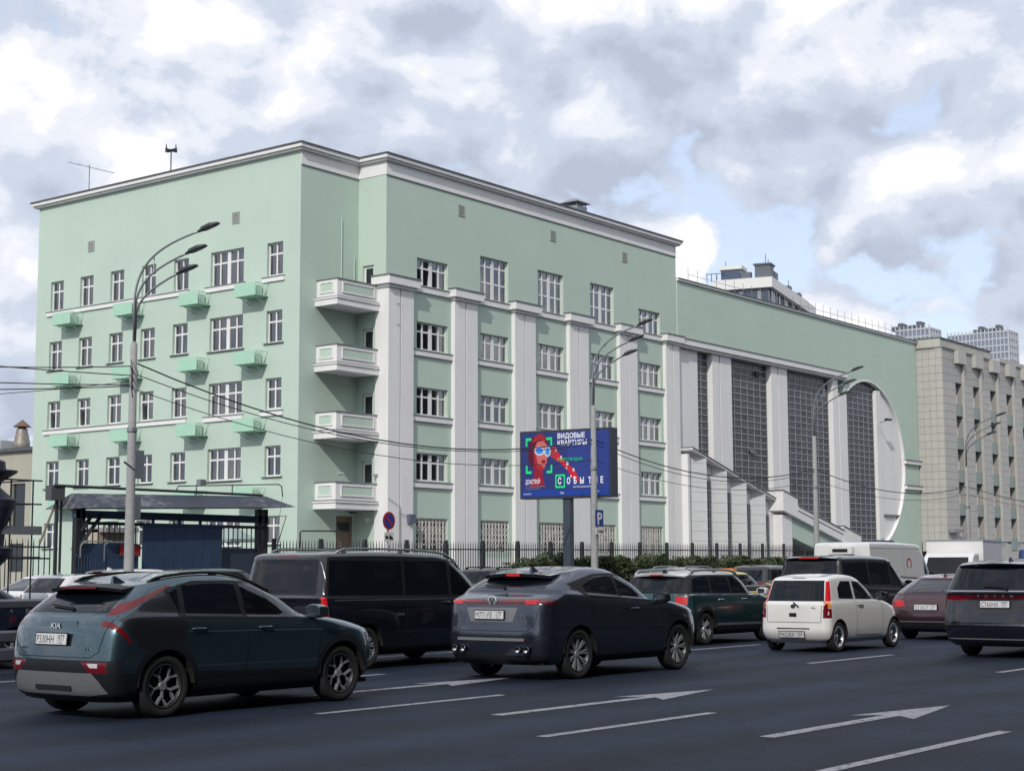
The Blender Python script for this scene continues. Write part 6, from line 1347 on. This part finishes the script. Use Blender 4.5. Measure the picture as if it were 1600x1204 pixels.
# ---------------- plainer cars for the rest of the traffic and the parked rows
def plain(kind, paint, **kw):
    if kind == 'suv':
        s = dict(L=4.6, W=1.86, zb=1.12, zc=1.08, zh=0.97, g0=0.15, g1=0.48, w0=3.4, w1=2.6, zr=1.60, zf=1.60, arch=0.03, wroof=0.78, ro=0.95, wb=2.7, wr=0.35, gc=0.22, clad=True)
        win = [(0.55, 1.14), (3.25, 1.08), (2.7, 1.56), (0.72, 1.56)]; cuts = [(0.7, 1.2), (1.28, 2.05), (2.12, 3.1)]; rw_ = [(-0.68, 1.14), (0.68, 1.14), (0.60, 1.54), (-0.60, 1.54)]; tl = [(0.55, 0.9), (0.92, 0.9), (0.92, 1.08), (0.6, 1.08)]
    elif kind == 'sedan':
        s = dict(L=4.45, W=1.74, zb=1.05, zc=0.98, zh=0.86, g0=0.62, g1=1.25, w0=3.2, w1=2.5, zr=1.43, zf=1.44, arch=0.03, wroof=0.74, ro=0.95, wb=2.6, wr=0.31, gc=0.17, tail=0.05)
        win = [(0.95, 1.06), (3.05, 1.0), (2.5, 1.40), (1.45, 1.41)]; cuts = [(1.2, 1.95), (2.02, 2.95)]; rw_ = [(-0.62, 1.08), (0.62, 1.08), (0.55, 1.39), (-0.55, 1.39)]; tl = [(0.45, 0.86), (0.9, 0.88), (0.9, 1.02), (0.5, 0.98)]
    else:
        s = dict(L=4.15, W=1.74, zb=1.05, zc=1.0, zh=0.88, g0=0.12, g1=0.45, w0=3.05, w1=2.35, zr=1.46, zf=1.46, arch=0.03, wroof=0.77, ro=0.78, wb=2.58, wr=0.31, gc=0.18)
        win = [(0.6, 1.06), (2.95, 1.0), (2.4, 1.42), (0.85, 1.42)]; cuts = [(0.85, 1.75), (1.82, 2.82)]; rw_ = [(-0.64, 1.07), (0.64, 1.07), (0.57, 1.41), (-0.57, 1.41)]; tl = [(0.55, 0.86), (0.9, 0.88), (0.9, 1.04), (0.6, 1.02)]
    zt = max(p[1] for p in win)-0.035; zl = min(p[1] for p in win[:2])
    lo = lambda x: win[0][1]+(win[1][1]-win[0][1])*(x-win[0][0])/(win[1][0]-win[0][0])+0.03
    gl = []
    for k, (a, b) in enumerate(cuts):
        f = k == len(cuts)-1; sl = (win[2][0]-win[1][0])
        gl.append(('front_side_window' if f else 'rear_side_window', SEMI if f else PRIV, [(a, lo(a)), (b, lo(b)), (b+sl*0.85, zt) if f else (b, zt), (a+(0.1 if k == 0 else 0), zt)], 'side'))
    lit = kw.pop('lit', False)
    s.update(paint=paint, wheel=('double', 5), parts=[('window_trim', PLAST, win, 'side')]+gl+[('rear_window', PRIV, rw_, 'rear'), ('tail_light', REDB if lit else REDM, tl, 'rear2'), ('tail_light_side', REDM, [(0, tl[0][1]), (0.22, tl[0][1]), (0.22, tl[2][1]-0.02), (0, tl[2][1])], 'side'), ('bumper', PLAST, [(-0.95, 0.36), (0.95, 0.36), (0.95, 0.1), (-0.95, 0.1)], 'rear'), ('windscreen', SEMI, [(-0.66, s['zc']+0.05), (0.66, s['zc']+0.05), (0.58, s['zf']-0.05), (-0.58, s['zf']-0.05)], 'front'), ('headlight', CLEARL, [(s['L']-0.35, 0.80), (s['L'], 0.76), (s['L'], 0.62), (s['L']-0.3, 0.68)], 'side')], mirror=(s['w0']-0.2, s['zc']-0.02, paint), handles=[(1.35, 0.92), (2.2, 0.9)], seats=[(1.9, -0.36), (1.9, 0.36)], aerial=s['g1']+0.3)
    s.update(kw); return s
SILV = paint_mat('paint_silver', (0.30, 0.31, 0.32), 0.6, 0.3); DBLUE = paint_mat('paint_darkblue', (0.010, 0.016, 0.035), 0.3, 0.3); YEL = paint_mat('paint_yellow', (0.60, 0.50, 0.015), 0.0, 0.35); ORG = paint_mat('paint_orange', (0.50, 0.07, 0.02), 0.0, 0.35); DGRN = paint_mat('paint_darkgreen', (0.05, 0.065, 0.055), 0.3, 0.35); ANTH = paint_mat('paint_anthracite', (0.025, 0.027, 0.03), 0.4, 0.3)
S_ = dict(name='parked_car', cat='car', group='cars beyond the crash barrier')
def pcar(kind, paint, label, x, y, rz=0.0, **kw): build_car(plain(kind, paint, **kw), label, 'car', (x, y, 0), rz, 'cars beyond the crash barrier', 'parked_car')
build_car(plain('suv', ANTH, lit=True, spoiler=(0.12, 0.035, 0.7, ANTH), stop_lamp=(0.3, REDB)), 'dark sport utility with lit high brake lamp just ahead of the brown fastback', 'car', (42.0, 15.3, 0), name='sport_utility')
pcar('hatch', WHT, 'white hatchback seen from behind at the left edge, with licence plate', 23.7, 32.6, 0.0, plate=(0.0, 0.78, 'E303KX', '777'))
pcar('sedan', WHT, 'white sedan parked in front of the dark gate bars', 24.6, 35.6, 0.0)
pcar('sedan', ANTH, 'black sedan roof behind the white sedan', 27.2, 38.4, 0.0)
pcar('suv', WHT, 'white sport utility behind the nearest lamp post', 28.9, 37.3, 0.0, spoiler=(0.15, 0.035, 0.7, WHT), stop_lamp=(0.2, REDM))
pcar('sedan', WHT, 'white sedan half hidden by the dark ornament at the left edge', 21.0, 36.6, 0.0)
pcar('suv', DGRN, 'dark olive sport utility between the white one and the black passenger van', 29.3, 34.6, 0.0)
pcar('hatch', ORG, 'orange hatchback mostly hidden behind the crash barrier at the left edge', 14.7, 26.0, 0.0)
pcar('sedan', DBLUE, 'dark blue sedan seen through the crash barrier at the left edge', 17.0, 23.4, math.pi, lit=True)
pcar('suv', ANTH, 'dark sport utility parked behind the front of the black passenger van', 41.3, 33.6, 0.0, rails=(0.7, 2.6, PLAST))
pcar('sedan', SILV, 'silver sedan parked next to the dark sport utility beyond the barrier', 37.6, 30.0, 0.0)
pcar('suv', SILV, 'silver sport utility with roof rails showing above the white-roofed crossover', 48.2, 30.5, 0.0, rails=(0.6, 2.7, STEEL), rail_r=0.03)
pcar('sedan', ANTH, 'dark sedan roof left of the white-roofed crossover by the hedge', 44.3, 32.8, 0.0)
pcar('hatch', YEL, 'yellow taxi with roof light beyond the crash barrier', 40.7, 24.6, 0.0, extra=lambda c: MB().box(1.9, 2.1, -0.25, 0.25, 1.49, 1.6).build('roof_light', mat('taxi_orange', (0.7, 0.22, 0.05), 0.4), c['root']))
pcar('suv', ANTH, 'dark boxy sport utility right of the yellow taxi', 53.2, 30.0, 0.0, zr=1.68, zf=1.68)

# ---------------- white panel van and box truck
def pvan_extra(c):
    root, hitS = c['root'], c['hitS']
    y = hitS(2.9, 1.7)[0].y
    MB().lathe([(0.19, 0), (0.19, 0.004)], 20, lambda a, b, h: (2.9+a, y-0.004-h, 1.72+b)).build('round_emblem', mat('emblem_red', (0.35, 0.02, 0.03), 0.5), root); MB().lathe([(0.12, 0), (0.12, 0.003)], 16, lambda a, b, h: (2.9+a, y-0.010-h, 1.72+b)).build('emblem_centre', mat('emblem_white', (0.7, 0.7, 0.7)), root)
    MB().box(-0.1, 0.12, -0.45, 0.35, 2.02, 2.24).build('roof_unit', WHT, root); MB().box(-0.112, -0.1, -0.3, 0.2, 2.08, 2.18).build('roof_unit_grille', PLAST, root)
pv = dict(L=5.9, W=2.05, zb=1.35, zc=1.25, zh=1.1, g0=0.04, g1=0.12, w0=5.1, w1=4.2, zr=2.38, zf=2.34, arch=0.03, wroof=0.88, wup=0.975, mid=(0.5, 0.5), ro=1.1, wb=3.67, wr=0.35, gc=0.25, paint=WHT, cr=0.12, pr=6, tail=0.02, wheel=('wide', 6), mirror=(4.8, 1.3, PLAST), extra=pvan_extra,
    parts=[('front_side_window', SEMI, [(4.05, 1.4), (4.95, 1.35), (4.5, 1.98), (4.05, 2.05)], 'side'), ('windscreen', SEMI, [(-0.85, 1.35), (0.85, 1.35), (0.78, 2.2), (-0.78, 2.2)], 'front'), ('tail_light', REDM, [(0.90, 0.9), (1.02, 0.9), (1.02, 1.3), (0.90, 1.3)], 'rear2')],
    seams=[([(3.95, 2.2), (3.95, 0.5)], 'side'), ([(2.5, 2.2), (2.5, 0.5)], 'side'), ([(0.2, 1.25), (4.0, 1.25)], 'side'), ([(0.1, 2.2), (4.2, 2.2)], 'side'), ([(0, 2.4), (0, 0.5)], 'rear')])
build_car(pv, 'white high-roofed panel van with round red emblem behind the black minivan', 'van', (45.6, 22.3, 0), name='panel_van')
def truck(loc, rz):
    t = thing('box_truck', 'white box truck facing the camera in front of the beige building', 'truck', loc, rz)
    TW = mat('truck_white', (0.70, 0.70, 0.70), 0.45, var=0.03, vscale=1)
    MB().box(-6.2, -1.7, -1.15, 1.15, 0.95, 2.72).build('cargo_box', TW, t)
    MB().box(-6.22, -1.68, -1.17, 1.17, 2.70, 2.76).build('box_rail', STEEL, t)
    cab = MB().prism([(-1.6, 0.55), (0.35, 0.55), (0.42, 1.0), (0.25, 1.25), (-0.35, 2.05), (-0.75, 2.2), (-1.6, 2.2)], lambda a, b, k: (a, -1.0+2.0*k, b)).build('cab', TW, t); bv = cab.modifiers.new('bevel', 'BEVEL'); bv.width = 0.08; bv.segments = 3
    MB().quad((0.215, -0.88, 1.32), (0.215, 0.88, 1.32), (-0.31, 0.80, 2.02), (-0.31, -0.80, 2.02)).build('windscreen', PRIV, t, fix=False).location = (0.015, 0, 0.012)
    for sd in (-1, 1):
        MB().poly([(-1.3, sd*1.006, 1.3), (-0.1, sd*1.006, 1.3), (-0.5, sd*1.006, 1.95), (-1.3, sd*1.006, 1.98)]).build('side_window', PRIV, t, fix=False)
        m = MB().box(-0.05, 0.1, sd*1.2-0.1, sd*1.2+0.1, 1.35, 1.75); m.tube([(-0.1, sd*0.98, 1.5), (0.0, sd*1.2, 1.5)], 0.02, 6); m.build('wing_mirror', PLAST, t)
        MB().box(0.30, 0.44, sd*0.72-0.18, sd*0.72+0.18, 0.78, 0.98).build('headlight', CLEARL, t)
    MB().box(-6.0, 0.2, -0.5, 0.5, 0.5, 0.95).build('chassis', FLOORM, t)
    ty, rim, sp, dc = wheel_meshes(0.36, ('wide', 6))
    for x in (-0.5, -4.6):
        for sd in (-1, 1): o = link('wheel', ty, TYRE, t, (x, sd*0.9, 0.36), (0, 0, 0 if sd > 0 else math.pi)); link('rim', rim, STEEL, o); link('spokes', sp, STEEL, o)
truck((62.6, 25.9, 0), math.pi+0.20)
BLU = paint_mat('paint_blue', (0.02, 0.06, 0.20), 0.2, 0.3)
build_car(dict(pv, paint=BLU, extra=None), 'blue van cut off by the right edge beyond the white box truck', 'van', (66.0, 23.3, 0), name='panel_van')

# ---- unseen dark blocks added behind the camera for the car sides to reflect
OPP = mat('opposite_plaster', (0.045, 0.05, 0.06), 0.8, var=0.1, vscale=0.3); OPG = mat('opposite_glass', (0.02, 0.025, 0.03), 0.1)
for k, (x0, x1, h) in enumerate(((-45, -8, 28), (-4, 30, 34), (34, 75, 30), (79, 140, 36))):
    o = structure(MB().box(x0, x1, -24, -10, 0, h).build('added_street_front', OPP, None))
    w = MB()
    for z in [2+3.3*i for i in range(int((h-3)/3.3)+1)]:
        for x in [x0+1.5+3.0*i for i in range(int((x1-x0-3)/3.0)+1)]: w.box(x, x+1.5, -10.0, -9.97, z, z+1.8)
    stuff(w.build('window_rows', OPG, o, fix=False))
